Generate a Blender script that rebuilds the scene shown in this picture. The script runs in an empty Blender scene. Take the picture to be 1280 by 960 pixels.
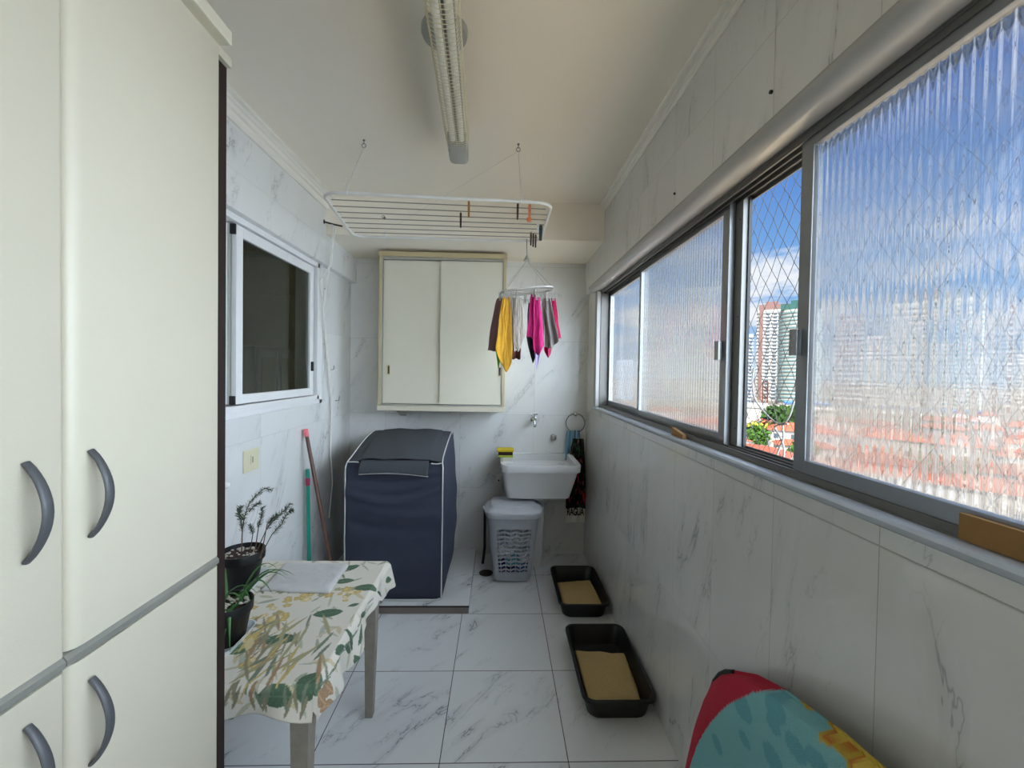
import bpy, bmesh, math, random
from mathutils import Vector, Matrix, noise as mnoise
R = random.Random(7)
PI = math.pi
scn = bpy.context.scene
COL = scn.collection

# ------------------------------------------------------------------ camera model (also used to measure positions)
FPX, PPX, PPY = 527.0, 640.0, 473.386
YAW, PITCH, ROLL = 0.030668, math.radians(-1.1), 0.0166
CAM = Vector((0, 0, 1.524))
_f = Vector((math.sin(YAW)*math.cos(PITCH), math.cos(YAW)*math.cos(PITCH), math.sin(PITCH)))
_r = Vector((math.cos(YAW), -math.sin(YAW), 0)); _u = _r.cross(_f)
CR = _r*math.cos(ROLL) + _u*math.sin(ROLL); CU = -_r*math.sin(ROLL) + _u*math.cos(ROLL)
def at(x, y, X=None, Y=None, Z=None):
    d = _f + CR*((x-PPX)/FPX) - CU*((y-PPY)/FPX)
    t = (X-CAM.x)/d.x if X is not None else (Y-CAM.y)/d.y if Y is not None else (Z-CAM.z)/d.z
    return CAM + d*t
cd = bpy.data.cameras.new('camera'); cam = bpy.data.objects.new('camera', cd); COL.objects.link(cam)
cd.sensor_fit = 'HORIZONTAL'; cd.sensor_width = 36; cd.lens = FPX/1280*36; cd.shift_y = (PPY-480)/1280
cd.clip_start = 0.02; cd.clip_end = 3000
m = Matrix((CR, CU, -_f)).transposed().to_4x4(); m.translation = CAM; cam.matrix_world = m
scn.camera = cam

# ------------------------------------------------------------------ materials
class NT:
    def __init__(s, name):
        s.m = bpy.data.materials.new(name); s.m.use_nodes = True; s.t = s.m.node_tree
        s.t.nodes.clear(); s.out = s.t.nodes.new('ShaderNodeOutputMaterial')
    def n(s, typ, **k):
        nd = s.t.nodes.new(typ)
        for a, v in k.items(): setattr(nd, a, v)
        return nd
    def put(s, sock, v):
        if v is None: return
        if hasattr(v, 'is_output') or isinstance(v, bpy.types.NodeSocket): s.t.links.new(v, sock)
        else: sock.default_value = v
    def math(s, op, a, b=None, c=None, clamp=False):
        nd = s.n('ShaderNodeMath', operation=op); nd.use_clamp = clamp
        s.put(nd.inputs[0], a); s.put(nd.inputs[1], b)
        if c is not None: s.put(nd.inputs[2], c)
        return nd.outputs[0]
    def mix(s, f, a, b):
        nd = s.n('ShaderNodeMix', data_type='RGBA'); s.put(nd.inputs[0], f); s.put(nd.inputs[6], a); s.put(nd.inputs[7], b); return nd.outputs[2]
    def mr(s, v, a, b, c=0., d=1.):
        nd = s.n('ShaderNodeMapRange'); nd.interpolation_type = 'SMOOTHSTEP'
        for i, x in enumerate((v, a, b, c, d)): s.put(nd.inputs[i], x)
        return nd.outputs[0]
    def noise(s, vec, scale, detail=3, rough=.5, dist=0):
        nd = s.n('ShaderNodeTexNoise'); s.put(nd.inputs['Vector'], vec); nd.inputs['Scale'].default_value = scale
        nd.inputs['Detail'].default_value = detail; nd.inputs['Roughness'].default_value = rough; nd.inputs['Distortion'].default_value = dist
        return nd.outputs['Fac']
    def pos(s):
        g = s.n('ShaderNodeNewGeometry'); sp = s.n('ShaderNodeSeparateXYZ'); s.t.links.new(g.outputs['Position'], sp.inputs[0])
        return sp.outputs, g.outputs['Position']
    def xyz(s, x, y, z):
        c = s.n('ShaderNodeCombineXYZ'); s.put(c.inputs[0], x); s.put(c.inputs[1], y); s.put(c.inputs[2], z); return c.outputs[0]
    def pbsdf(s, col, rough=.5, metal=0, spec=.5, bump=None, bstr=.1, bdist=.01, **k):
        p = s.n('ShaderNodeBsdfPrincipled'); s.put(p.inputs['Base Color'], col); s.put(p.inputs['Roughness'], rough); s.put(p.inputs['Metallic'], metal)
        s.put(p.inputs['Specular IOR Level'], spec)
        for a, v in k.items(): s.put(p.inputs[a.replace('_', ' ')], v)
        if bump is not None:
            b = s.n('ShaderNodeBump'); b.inputs['Strength'].default_value = bstr; b.inputs['Distance'].default_value = bdist
            s.put(b.inputs['Height'], bump); s.t.links.new(b.outputs[0], p.inputs['Normal'])
        return p.outputs[0]
    def done(s, sh): s.t.links.new(sh, s.out.inputs[0]); return s.m
def c3(*a): return (a[0], a[1], a[2], 1.0)
def S(r, g, b):  # sRGB 0..255 -> linear
    return tuple((v/255/12.92 if v/255 <= .04045 else ((v/255+.055)/1.055)**2.4) for v in (r, g, b)) + (1.0,)

def plain(name, col, rough=.5, metal=0, nscale=30, namp=.06, bump=0, bscale=None, **k):
    t = NT(name); xo = t.n('ShaderNodeTexCoord').outputs['Object']
    nz = t.noise(xo, nscale, 3)
    dark = tuple(c*(1-namp) for c in col[:3])+(1,)
    cc = t.mix(nz, dark, col)
    b = t.noise(xo, bscale or nscale*6, 3) if bump else None
    return t.done(t.pbsdf(cc, rough, metal, bump=b, bstr=bump, **k))

def marble_tile(name, ua, va, su, sv, ou, ov, base, vein, grout, rough=.12, gw=.0016, ang=1.1, dens=1.0, vs=0.0, spec=.5):
    t = NT(name); o, _ = t.pos(); u, v = o[ua], o[va]
    un = t.math('DIVIDE', t.math('SUBTRACT', u, ou), su); vn = t.math('DIVIDE', t.math('SUBTRACT', v, ov), sv)
    fu, fv = t.math('FLOOR', un), t.math('FLOOR', vn)
    def edge(x, s_):
        fr = t.math('FRACT', x); d = t.math('MINIMUM', fr, t.math('SUBTRACT', 1., fr)); return t.math('MULTIPLY', d, s_)
    d = t.math('MINIMUM', edge(un, su), edge(vn, sv))
    g = t.mr(d, gw*.6, gw*1.3, 1., 0.)
    wn = t.n('ShaderNodeTexWhiteNoise'); t.put(wn.inputs[0], t.xyz(fu, fv, 3.7)); rnd = wn.outputs['Value']
    ca, sa = math.cos(ang), math.sin(ang)
    a = t.math('ADD', t.math('MULTIPLY', u, ca), t.math('MULTIPLY', v, sa))
    b = t.math('SUBTRACT', t.math('MULTIPLY', v, ca), t.math('MULTIPLY', u, sa))
    P = t.xyz(t.math('MULTIPLY', a, .9), t.math('MULTIPLY', b, 2.8), t.math('MULTIPLY', rnd, 31.))
    n1 = t.noise(P, 1.9, 5, .62, .5)
    vein1 = t.mr(t.math('ABSOLUTE', t.math('SUBTRACT', n1, .5)), .0, .010, 1., 0.)
    m1 = t.mr(t.noise(P, 2.3, 2), .50, .66)
    wide = t.mr(t.math('ABSOLUTE', t.math('SUBTRACT', n1, .5)), .0, .09, .32, 0.)
    n2 = t.noise(P, 4.6, 4, .6, .4)
    vein2 = t.mr(t.math('ABSOLUTE', t.math('SUBTRACT', n2, .52)), .0, .013, .55, 0.)
    m2 = t.mr(t.noise(P, 3.9, 2), .55, .68)
    vv = t.math('ADD', t.math('MULTIPLY', t.math('ADD', vein1, wide), m1), t.math('MULTIPLY', vein2, m2))
    vv = t.math('MULTIPLY', vv, dens, clamp=True)
    cloud = t.mr(t.noise(P, 1.3, 3), .35, .7, 0., .10)
    c = t.mix(cloud, base, vein); c = t.mix(vv, c, vein); c = t.mix(g, c, grout)
    rr = t.mix(g, c3(rough, rough, rough), c3(.6, .6, .6))
    hb = t.math('SUBTRACT', 1., g)
    return t.done(t.pbsdf(c, rr, 0, spec, bump=hb, bstr=.35, bdist=.001))

WHITE = S(226, 226, 224)
VEIN = S(148, 148, 150)
M = {}
M['floor'] = marble_tile('floor_marble_tile', 0, 1, .5015, .5015, -.207, .105, S(222, 223, 224), S(150, 152, 158), S(52, 48, 46), .16, .0019, .85, .8)
M['wall_r'] = marble_tile('right_wall_marble_tile', 1, 2, .31, .61, .776, -.02, S(212, 212, 210), VEIN, S(150, 148, 142), .035, .0009, 1.75, .6, spec=.9)  # same tile as the other walls, base darkened to deepen this wall's shade
M['wall_b'] = marble_tile('back_wall_marble_tile', 0, 2, .61, .61, .294, .55, WHITE, VEIN, S(178, 178, 178), .10, .0009, 1.0, .45)
M['wall_l'] = marble_tile('left_wall_marble_tile', 1, 2, .61, .61, .97, .55, WHITE, VEIN, S(190, 190, 188), .10, .0009, 1.15, .5)
M['plinth'] = marble_tile('plinth_marble', 0, 1, .9, .9, -.165, 2.615, S(222, 223, 224), S(128, 130, 136), S(120, 110, 104), .16, .0015, .75, 1.1)
M['paint'] = plain('ceiling_paint', S(245, 237, 222), .85, 0, 8, .03, .05, 120)
M['cornice'] = plain('cornice_plaster', S(232, 228, 218), .7, 0, 20, .03)
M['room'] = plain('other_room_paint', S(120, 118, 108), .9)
M['nosing'] = plain('greyish_stone_nosing', S(168, 166, 164), .22, 0, 12, .08)
M['sill'] = plain('bluish_grey_sill_stone', S(176, 182, 190), .25, 0, 25, .06)
M['edge'] = plain('white_stone_edge', S(214, 214, 212), .3, 0, 25, .06)
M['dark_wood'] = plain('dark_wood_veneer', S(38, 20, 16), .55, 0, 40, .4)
M['lam'] = plain('cream_white_laminate', S(208, 201, 181), .42, 0, 9, .035, .04, 260)
M['lam2'] = plain('aged_cream_laminate', S(220, 214, 194), .5, 0, 9, .05)
M['beige'] = plain('beige_laminate_edge', S(196, 180, 140), .5, 0, 12, .08)
M['grey_strip'] = plain('grey_aluminium_profile', S(186, 186, 178), .35, .6, 20, .1)
M['handle'] = plain('dark_grey_handle_metal', S(88, 89, 92), .5, .2, 25, .12)
M['alu'] = plain('anodised_aluminium', S(150, 152, 154), .36, .85, 30, .12)
M['alu_dark'] = plain('dull_aluminium', S(112, 110, 106), .42, .6, 30, .15)
M['alu_light'] = plain('light_aluminium', S(128, 128, 126), .5, .2, 30, .1)
M['white_alu'] = plain('white_painted_aluminium', S(232, 232, 232), .35, 0, 20, .04)
M['rubber'] = plain('black_rubber', S(18, 18, 18), .6)
M['black_pl'] = plain('black_plastic', S(11, 11, 12), .46, 0, 30, .3, .08, 90)
M['white_pl'] = plain('white_plastic', S(228, 228, 226), .4)
M['wire'] = plain('white_coated_wire', S(226, 224, 218), .4)
M['ringgrey'] = plain('greyish_white_plastic', S(186, 182, 176), .4)
M['rackwire'] = plain('thin_grey_wire', S(140, 134, 124), .5)
M['basin'] = plain('white_basin_resin', S(214, 214, 214), .25, 0, 12, .05)
M['chrome'] = plain('chrome', S(200, 202, 206), .14, 1, 20, .05)
M['switch'] = plain('cream_plastic', S(214, 208, 176), .45)
M['card'] = plain('brown_cardboard', S(150, 112, 66), .85, 0, 40, .2)
M['soil'] = plain('potting_soil', S(70, 48, 38), .95, 0, 90, .7, .8, 200)
M['stone'] = plain('pale_bark_chips', S(205, 196, 182), .9, 0, 60, .3)
M['leaf1'] = plain('rosemary_leaf', S(78, 96, 70), .6, 0, 40, .35)
M['leaf2'] = plain('green_leaf', S(62, 112, 48), .55, 0, 40, .4)
M['stem'] = plain('brown_stem', S(96, 74, 58), .8, 0, 60, .3)
M['tray'] = plain('pale_plant_tray', S(206, 212, 212), .35)
M['tbl'] = plain('weathered_grey_wood', S(158, 150, 138), .7, 0, 30, .35, .15, 80)
M['brown_stick'] = plain('varnished_wood_stick', S(96, 62, 44), .45, 0, 14, .45)
M['teal'] = plain('teal_plastic', S(24, 150, 128), .4)
M['magenta'] = plain('magenta_plastic', S(170, 40, 84), .45)
M['pinkcap'] = plain('pink_plastic', S(228, 110, 120), .5)
M['sand'] = plain('yellow_litter_sand', S(250, 216, 150), .95, 0, 160, .35, .8, 500)
M['cover'] = plain('navy_fabric_cover', S(50, 55, 72), .85, 0, 60, .15, .25, 500)
M['covertop'] = plain('charcoal_fabric_cover', S(66, 70, 76), .85, 0, 60, .15, .25, 500)
M['piping'] = plain('pale_grey_piping', S(208, 208, 204), .7)
M['yellow'] = plain('yellow_sponge', S(214, 186, 30), .8, 0, 60, .2, .4, 300)
M['green'] = plain('lime_green_sponge', S(170, 186, 60), .8, 0, 60, .2, .4, 300)
M['bristle'] = plain('dark_bristles', S(44, 20, 16), .9, 0, 120, .5)
M['lcd'] = plain('cream_lamp_plastic', S(216, 208, 180), .45)
M['tube'] = plain('fluorescent_tube_glass', S(236, 234, 222), .25)
M['lampgrey'] = plain('grey_lamp_metal', S(168, 168, 160), .45)
M['slot'] = plain('dark_recess', S(42, 34, 28), .6)
M['peg_brown'] = plain('dark_brown_peg_wood', S(66, 42, 28), .7, 0, 60, .4)
M['peg_tan'] = plain('tan_peg_wood', S(170, 116, 58), .7, 0, 60, .3)
M['peg_orange'] = plain('orange_peg_plastic', S(214, 120, 78), .45)
M['peg_teal'] = plain('dark_teal_peg_plastic', S(50, 70, 68), .5)
M['napkin'] = plain('white_terry_cloth', S(214, 212, 210), .95, 0, 60, .1, .6, 420)
M['net'] = plain('grey_nylon_cord', S(92, 88, 86), .8)
M['cord'] = plain('pale_grey_rope', S(168, 164, 160), .8)
for k, v in dict(mauve=(128, 92, 92), green=(96, 160, 40), yellow=(226, 168, 52), grey=(190, 180, 168), maroon=(110, 62, 56), pink=(216, 44, 128), black=(52, 50, 54),
                 lilac=(176, 160, 208), stone=(140, 130, 128), crimson=(190, 14, 84), palepink=(222, 160, 168), white=(216, 216, 216), teal=(90, 150, 170), purple=(70, 58, 120), blue=(60, 90, 150)).items():
    M['cl_'+k] = plain(k+'_cotton', S(*v), .95, 0, 40, .22, .4, 300)

def striped(name, c1, c2, c3_, scale, axis=0):
    t = NT(name); xo = t.n('ShaderNodeTexCoord').outputs['Object']; sp = t.n('ShaderNodeSeparateXYZ'); t.put(sp.inputs[0], xo)
    w = t.math('FRACT', t.math('MULTIPLY', sp.outputs[axis], scale))
    a = t.mr(w, .45, .55); b = t.mr(t.math('FRACT', t.math('MULTIPLY', sp.outputs[axis], scale*1.7)), .7, .74)
    return t.done(t.pbsdf(t.mix(b, t.mix(a, c1, c2), c3_), .95))
M['stripe'] = striped('grey_striped_cotton', S(178, 168, 164), S(128, 118, 118), S(212, 206, 200), 60)
M['bluestripe'] = striped('blue_striped_cotton', S(150, 184, 200), S(116, 158, 184), S(44, 84, 112), 45)

def attr_mat(name, rough=.9, bump=.4, bscale=350):
    t = NT(name); a = t.n('ShaderNodeAttribute'); a.attribute_name = 'Col'
    xo = t.n('ShaderNodeTexCoord').outputs['Object']
    return t.done(t.pbsdf(a.outputs['Color'], rough, bump=t.noise(xo, bscale, 2), bstr=bump))
M['print'] = attr_mat('printed_table_fabric', .75, .15)
M['terry'] = attr_mat('printed_terry_towel', .95, .7)
M['black_floral'] = attr_mat('black_floral_cotton', .9, .3)

def glass_mat(name, mixf, rough=0., tint=(1, 1, 1)):
    t = NT(name); g = t.n('ShaderNodeBsdfGlass'); g.inputs['IOR'].default_value = 1.45; g.inputs['Roughness'].default_value = rough; g.inputs['Color'].default_value = c3(*tint)
    tr = t.n('ShaderNodeBsdfTransparent'); tr.inputs[0].default_value = c3(*tint)
    mx = t.n('ShaderNodeMixShader'); mx.inputs[0].default_value = mixf
    t.t.links.new(tr.outputs[0], mx.inputs[1]); t.t.links.new(g.outputs[0], mx.inputs[2])
    return t.done(mx.outputs[0])
M['fluted'] = glass_mat('fluted_glass', .6)
M['fluted_fine'] = glass_mat('fine_fluted_glass', .7, .0)
M['pattern'] = glass_mat('patterned_glass', .5, .03)
M['clear'] = glass_mat('clear_window_glass', .5, 0, (.8, .82, .8))
def translucent(name, col, f):
    t = NT(name); p = t.pbsdf(col, .35); tr = t.n('ShaderNodeBsdfTransparent'); tr.inputs[0].default_value = c3(.85, .87, .9)
    mx = t.n('ShaderNodeMixShader'); mx.inputs[0].default_value = f
    t.t.links.new(tr.outputs[0], mx.inputs[1]); t.t.links.new(p, mx.inputs[2]); return t.done(mx.outputs[0])
M['basket'] = translucent('translucent_grey_plastic', S(190, 194, 200), .6)
M['lid'] = plain('grey_white_plastic', S(186, 188, 194), .35)

# ------------------------------------------------------------------ mesh helpers
def BM(): return bmesh.new()
def box(bm, x0, x1, y0, y1, z0, z1):
    vs = [bm.verts.new((x, y, z)) for x in (x0, x1) for y in (y0, y1) for z in (z0, z1)]
    for f in ((0, 1, 3, 2), (4, 6, 7, 5), (0, 4, 5, 1), (2, 3, 7, 6), (0, 2, 6, 4), (1, 5, 7, 3)):
        bm.faces.new([vs[i] for i in f])
    return vs
def frame_for(t):
    t = t.normalized(); up = Vector((0, 0, 1)) if abs(t.z) < .95 else Vector((1, 0, 0))
    a = t.cross(up).normalized(); return a, t.cross(a).normalized()
def tube(bm, pts, r, n=8, closed=False, caps=True):
    pts = [Vector(p) for p in pts]; L = len(pts); rings = []
    pa = None
    for i, p in enumerate(pts):
        if closed: t = pts[(i+1) % L]-pts[i-1]
        else: t = pts[min(i+1, L-1)]-pts[max(i-1, 0)]
        if t.length < 1e-9: t = Vector((0, 0, 1))
        t.normalize()
        if pa is None: a, b = frame_for(t)
        else:
            a = pa - t*pa.dot(t)
            a = a.normalized() if a.length > 1e-6 else frame_for(t)[0]
            b = t.cross(a).normalized()
        pa = a
        rr = r[i] if isinstance(r, (list, tuple)) else r
        rings.append([bm.verts.new(p + (a*math.cos(2*PI*k/n) + b*math.sin(2*PI*k/n))*rr) for k in range(n)])
    for i in range(L if closed else L-1):
        A, B = rings[i], rings[(i+1) % L]
        for k in range(n): bm.faces.new((A[k], A[(k+1) % n], B[(k+1) % n], B[k]))
    if not closed and caps: bm.faces.new(rings[0][::-1]); bm.faces.new(rings[-1])
def lathe(bm, prof, c, n=24, axis='z', M_=None):
    rings = []
    for (r, h) in prof:
        ring = []
        for k in range(n):
            a = 2*PI*k/n
            p = Vector((r*math.cos(a), r*math.sin(a), h))
            if axis == 'x': p = Vector((h, r*math.cos(a), r*math.sin(a)))
            if axis == 'y': p = Vector((r*math.cos(a), h, r*math.sin(a)))
            if M_ is not None: p = M_ @ p
            ring.append(bm.verts.new(p + Vector(c)))
        rings.append(ring)
    for A, B in zip(rings, rings[1:]):
        for k in range(n): bm.faces.new((A[k], A[(k+1) % n], B[(k+1) % n], B[k]))
    if prof[0][0] > 1e-6: bm.faces.new(rings[0][::-1])
    if prof[-1][0] > 1e-6: bm.faces.new(rings[-1])
def loft(bm, loops, cap0=True, cap1=True, closed=False):
    rings = [[bm.verts.new(p) for p in lp] for lp in loops]; n = len(rings[0])
    seq = list(zip(rings, rings[1:])) + ([(rings[-1], rings[0])] if closed else [])
    for A, B in seq:
        for k in range(n): bm.faces.new((A[k], A[(k+1) % n], B[(k+1) % n], B[k]))
    if not closed:
        if cap0: bm.faces.new(rings[0][::-1])
        if cap1: bm.faces.new(rings[-1])
def rrect(cx, cy, hx, hy, r, z, n=5):
    pts = []
    for (sx, sy, a0) in ((1, 1, 0), (-1, 1, 90), (-1, -1, 180), (1, -1, 270)):
        for k in range(n+1):
            a = math.radians(a0+90*k/n); pts.append((cx+sx*(hx-r)+r*math.cos(a), cy+sy*(hy-r)+r*math.sin(a), z))
    return pts
def grid(bm, fn, nu, nv, col=None):
    la = bm.verts.layers.float_color.new('Col') if col else None
    vs = [[bm.verts.new(fn(i/nu, j/nv)) for j in range(nv+1)] for i in range(nu+1)]
    fs = []
    for i in range(nu):
        for j in range(nv): fs.append(bm.faces.new((vs[i][j], vs[i+1][j], vs[i+1][j+1], vs[i][j+1])))
    if col:
        for i in range(nu+1):
            for j in range(nv+1): vs[i][j][la] = col(i/nu, j/nv)
    return vs
def prism_y(bm, poly, y0, y1):  # poly of (x,z)
    loft(bm, [[(x, y0, z) for x, z in poly], [(x, y1, z) for x, z in poly]])
def prism_x(bm, poly, x0, x1):  # poly of (y,z)
    loft(bm, [[(x0, y, z) for y, z in poly], [(x1, y, z) for y, z in poly]])

def wloc(o):
    v = Vector((0, 0, 0))
    while o is not None: v = v + Vector(o.location); o = o.parent
    return v
def obj(name, bm, mat, parent=None, smooth=True, bevel=0, solid=0, label=None, origin=None, offset=0.):
    bmesh.ops.recalc_face_normals(bm, faces=bm.faces)
    if parent is not None: off = wloc(parent)
    elif origin is not None: off = Vector(origin)
    else:
        xs = [v.co for v in bm.verts]; lo = [min(v[i] for v in xs) for i in range(3)]; hi = [max(v[i] for v in xs) for i in range(3)]
        off = Vector(((lo[0]+hi[0])/2, (lo[1]+hi[1])/2, lo[2]))
    bmesh.ops.translate(bm, vec=-off, verts=bm.verts)
    me = bpy.data.meshes.new(name); bm.to_mesh(me); bm.free()
    me.materials.append(mat)
    if smooth:
        for p in me.polygons: p.use_smooth = True
        me.set_sharp_from_angle(angle=math.radians(38))
    o = bpy.data.objects.new(name, me); COL.objects.link(o)
    if parent is not None: o.parent = parent
    else: o.location = off
    if solid:
        md = o.modifiers.new('solidify', 'SOLIDIFY'); md.thickness = solid; md.offset = offset
    if bevel:
        md = o.modifiers.new('bevel', 'BEVEL'); md.width = bevel; md.segments = 2; md.limit_method = 'ANGLE'; md.angle_limit = math.radians(40)
    if label: o['label'] = label
    return o
def tag(o, label, cat, group=None):
    o['label'] = label; o['category'] = cat
    if group: o['group'] = group
    return o
def thing(name, label, cat, loc, group=None):
    o = bpy.data.objects.new(name, None); COL.objects.link(o); o.location = loc; o.empty_display_size = .05
    return tag(o, label, cat, group)
def struct(name, bm, mat, **k):
    o = obj(name, bm, mat, **k); o['kind'] = 'structure'; return o
def dup(root, loc, label=None, group=None, rotz=None):
    r = root.copy(); COL.objects.link(r); r.location = loc
    if rotz is not None: r.rotation_euler = (0, 0, rotz)
    if label: r['label'] = label
    if group: r['group'] = group
    for ch in list(root.children):
        c = ch.copy(); COL.objects.link(c); c.parent = r
        for g in ch.children:
            d = g.copy(); COL.objects.link(d); d.parent = c
    return r
def boxobj(name, dims, mat, parent=None, bevel=0, **k):
    b = BM(); box(b, *dims); return obj(name, b, mat, parent, smooth=False, bevel=bevel, **k)

# ------------------------------------------------------------------ room shell
XL, XR, XU, YB, ZC, YF = -1.215, .73, .70, 3.48, 2.665, -1.6
b = BM(); box(b, XL-.15, .93, YF, YB+.12, -.12, 0); struct('floor', b, M['floor'], smooth=False)
b = BM(); box(b, XL-.15, .93, YF, YB+.12, ZC, ZC+.15); struct('ceiling', b, M['paint'], smooth=False)
b = BM(); box(b, XL-.15, .93, YB, YB+.12, 0, ZC); struct('wall_back', b, M['wall_b'], smooth=False)
b = BM(); box(b, XL-.15, .93, YF-.12, YF, 0, ZC); struct('wall_front', b, M['paint'], smooth=False)
# right wall: below, above, beyond the window, and behind the camera
WY0, WY1, WZ0, WZ1 = -1.0, 3.17, 1.262, 2.13
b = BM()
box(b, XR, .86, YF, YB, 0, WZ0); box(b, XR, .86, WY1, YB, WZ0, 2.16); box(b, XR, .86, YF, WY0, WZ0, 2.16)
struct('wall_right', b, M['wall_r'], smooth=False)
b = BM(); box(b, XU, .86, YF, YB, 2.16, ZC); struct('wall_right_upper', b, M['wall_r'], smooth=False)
# rounded nosing over the window
prof = [(.86, 2.13), (.735, 2.13), (.708, 2.128), (.690, 2.132), (.678, 2.142), (.673, 2.157), (.677, 2.172), (.688, 2.183), (.70, 2.187), (.86, 2.187)]
b = BM(); prism_y(b, prof, YF, 3.215); struct('trim_1', b, M['nosing'])
# sill nosing
prof = [(.86, 1.235), (.86, 1.262), (.733, 1.262), (.722, 1.2605), (.716, 1.254), (.717, 1.246), (.722, 1.2405), (.73, 1.239)]
b = BM(); prism_y(b, [(x, z+.001) for x, z in prof], YF, 3.215); struct('trim_2', b, M['sill'])
# white jamb strip at the far end of the window
b = BM(); box(b, .722, .76, 3.135, 3.20, 1.263, 2.128); struct('trim_3', b, M['nosing'], smooth=False, bevel=.003)
# thin grout strip line under the sill
b = BM(); box(b, .7285, .7305, YF, YB, 1.2, 1.2025); struct('trim_4', b, M['grey_strip'], smooth=False)
# soffit
b = BM(); box(b, XL, XU, 2.87, YB, 2.415, ZC); struct('trim_5', b, M['paint'], smooth=False)
# left wall
LWY0, LWY1, LWZ0, LWZ1 = .95, 2.86, 1.312, 2.212
b = BM()
box(b, XL-.15, XL, YF, YB, 0, LWZ0); box(b, XL-.15, XL, LWY1, YB, LWZ0, LWZ1); box(b, XL-.15, XL, YF, LWY0, LWZ0, LWZ1)
struct('wall_left', b, M['wall_l'], smooth=False)
b = BM(); box(b, XL-.15, -1.17, YF, YB, LWZ1, ZC); struct('wall_left_upper', b, M['wall_l'], smooth=False)
# cornices
def cornice(name, x0, s, y0, y1, w, h):
    P = [(0, 0), (w, 0), (w, -.012), (w*.72, -.018), (w*.68, -h*.30), (w*.52, -h*.36), (w*.48, -h*.58), (w*.32, -h*.64), (w*.28, -h*.86), (w*.16, -h), (0, -h)]
    b = BM(); prism_y(b, [(x0+s*x, ZC+z) for x, z in P], y0, y1); struct(name, b, M['cornice'], smooth=False)
cornice('trim_6', -1.17, 1, YF, 2.87, .055, .088)
cornice('trim_7', XU, -1, YF, 2.87, .034, .05)
# plinth under the washing machine
b = BM(); box(b, XL, -.167, 2.615, YB, 0, .048); struct('floor_plinth', b, M['plinth'], smooth=False, bevel=.002)
b = BM(); box(b, XL, -.1655, 2.612, 2.615, .040, .0495); struct('trim_8', b, M['slot'], smooth=False)

# room behind the left window
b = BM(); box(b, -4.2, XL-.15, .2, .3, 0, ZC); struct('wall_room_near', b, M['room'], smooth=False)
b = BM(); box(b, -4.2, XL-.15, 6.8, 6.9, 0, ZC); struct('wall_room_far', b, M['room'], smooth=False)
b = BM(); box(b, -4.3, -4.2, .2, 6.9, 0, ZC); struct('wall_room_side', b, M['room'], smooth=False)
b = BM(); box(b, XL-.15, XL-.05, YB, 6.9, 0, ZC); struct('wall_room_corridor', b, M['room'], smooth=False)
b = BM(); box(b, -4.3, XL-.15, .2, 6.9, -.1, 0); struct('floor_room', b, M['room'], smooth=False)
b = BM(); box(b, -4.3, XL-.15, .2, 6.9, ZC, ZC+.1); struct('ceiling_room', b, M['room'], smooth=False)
t = thing('cupboard', 'pale cupboard standing in the dim room beyond the left window', 'cupboard', (-3.3, 5.65, 0))
boxobj('body', (-3.6, -3.02, 5.3, 6.3, 0, 1.78), M['white_pl'], t, .01)
for y0, y1 in ((5.33, 5.79), (5.81, 6.27)):
    d = boxobj('door', (-3.02, -3.0, y0, y1, .06, 1.74), M['white_pl'], t, .006)
    boxobj('panel', (-3.0, -2.99, y0+.08, y1-.08, .16, 1.64), M['lam'], d, .004)

# ------------------------------------------------------------------ right window
def sidebar(b, x0, x1, y0, y1, z0, z1): box(b, x0, x1, y0, y1, z0, z1)
w1 = bpy.data.objects.new('window_1', None); COL.objects.link(w1); w1.location = (.79, 1.1, 1.263); w1['kind'] = 'structure'
w1['label'] = 'long aluminium sliding window with fluted glass along the right wall'
b = BM()
for (x0, x1) in ((.752, .758), (.778, .782), (.806, .810), (.838, .844)):   # track rails
    box(b, x0, x1, WY0, 3.15, 1.263, 1.283); box(b, x0, x1, WY0, 3.15, 2.108, 2.13)
box(b, .75, .846, WY0, 3.15, 1.262, 1.268); box(b, .75, .846, WY0, 3.15, 2.122, 2.131)
box(b, .752, .844, 3.13, 3.155, 1.263, 2.13); box(b, .752, .844, WY0, WY0+.025, 1.263, 2.13)
obj('frame', b, M['alu_dark'], w1, smooth=False, bevel=.0012)
def sash(name, y0, y1, xc, wn, wf, mat, ztop=2.118, zb=1.272, rail=.042, xt=.011):
    b = BM()
    box(b, xc-xt, xc+xt, y0, y0+wn, zb, ztop); box(b, xc-xt, xc+xt, y1-wf, y1, zb, ztop)
    box(b, xc-xt, xc+xt, y0+wn, y1-wf, zb, zb+rail); box(b, xc-xt, xc+xt, y0+wn, y1-wf, ztop-rail*.75, ztop)
    o = obj(name, b, mat, w1, smooth=False, bevel=.0015)
    return o, (y0+wn, y1-wf, zb+rail, ztop-rail*.75)
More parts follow.
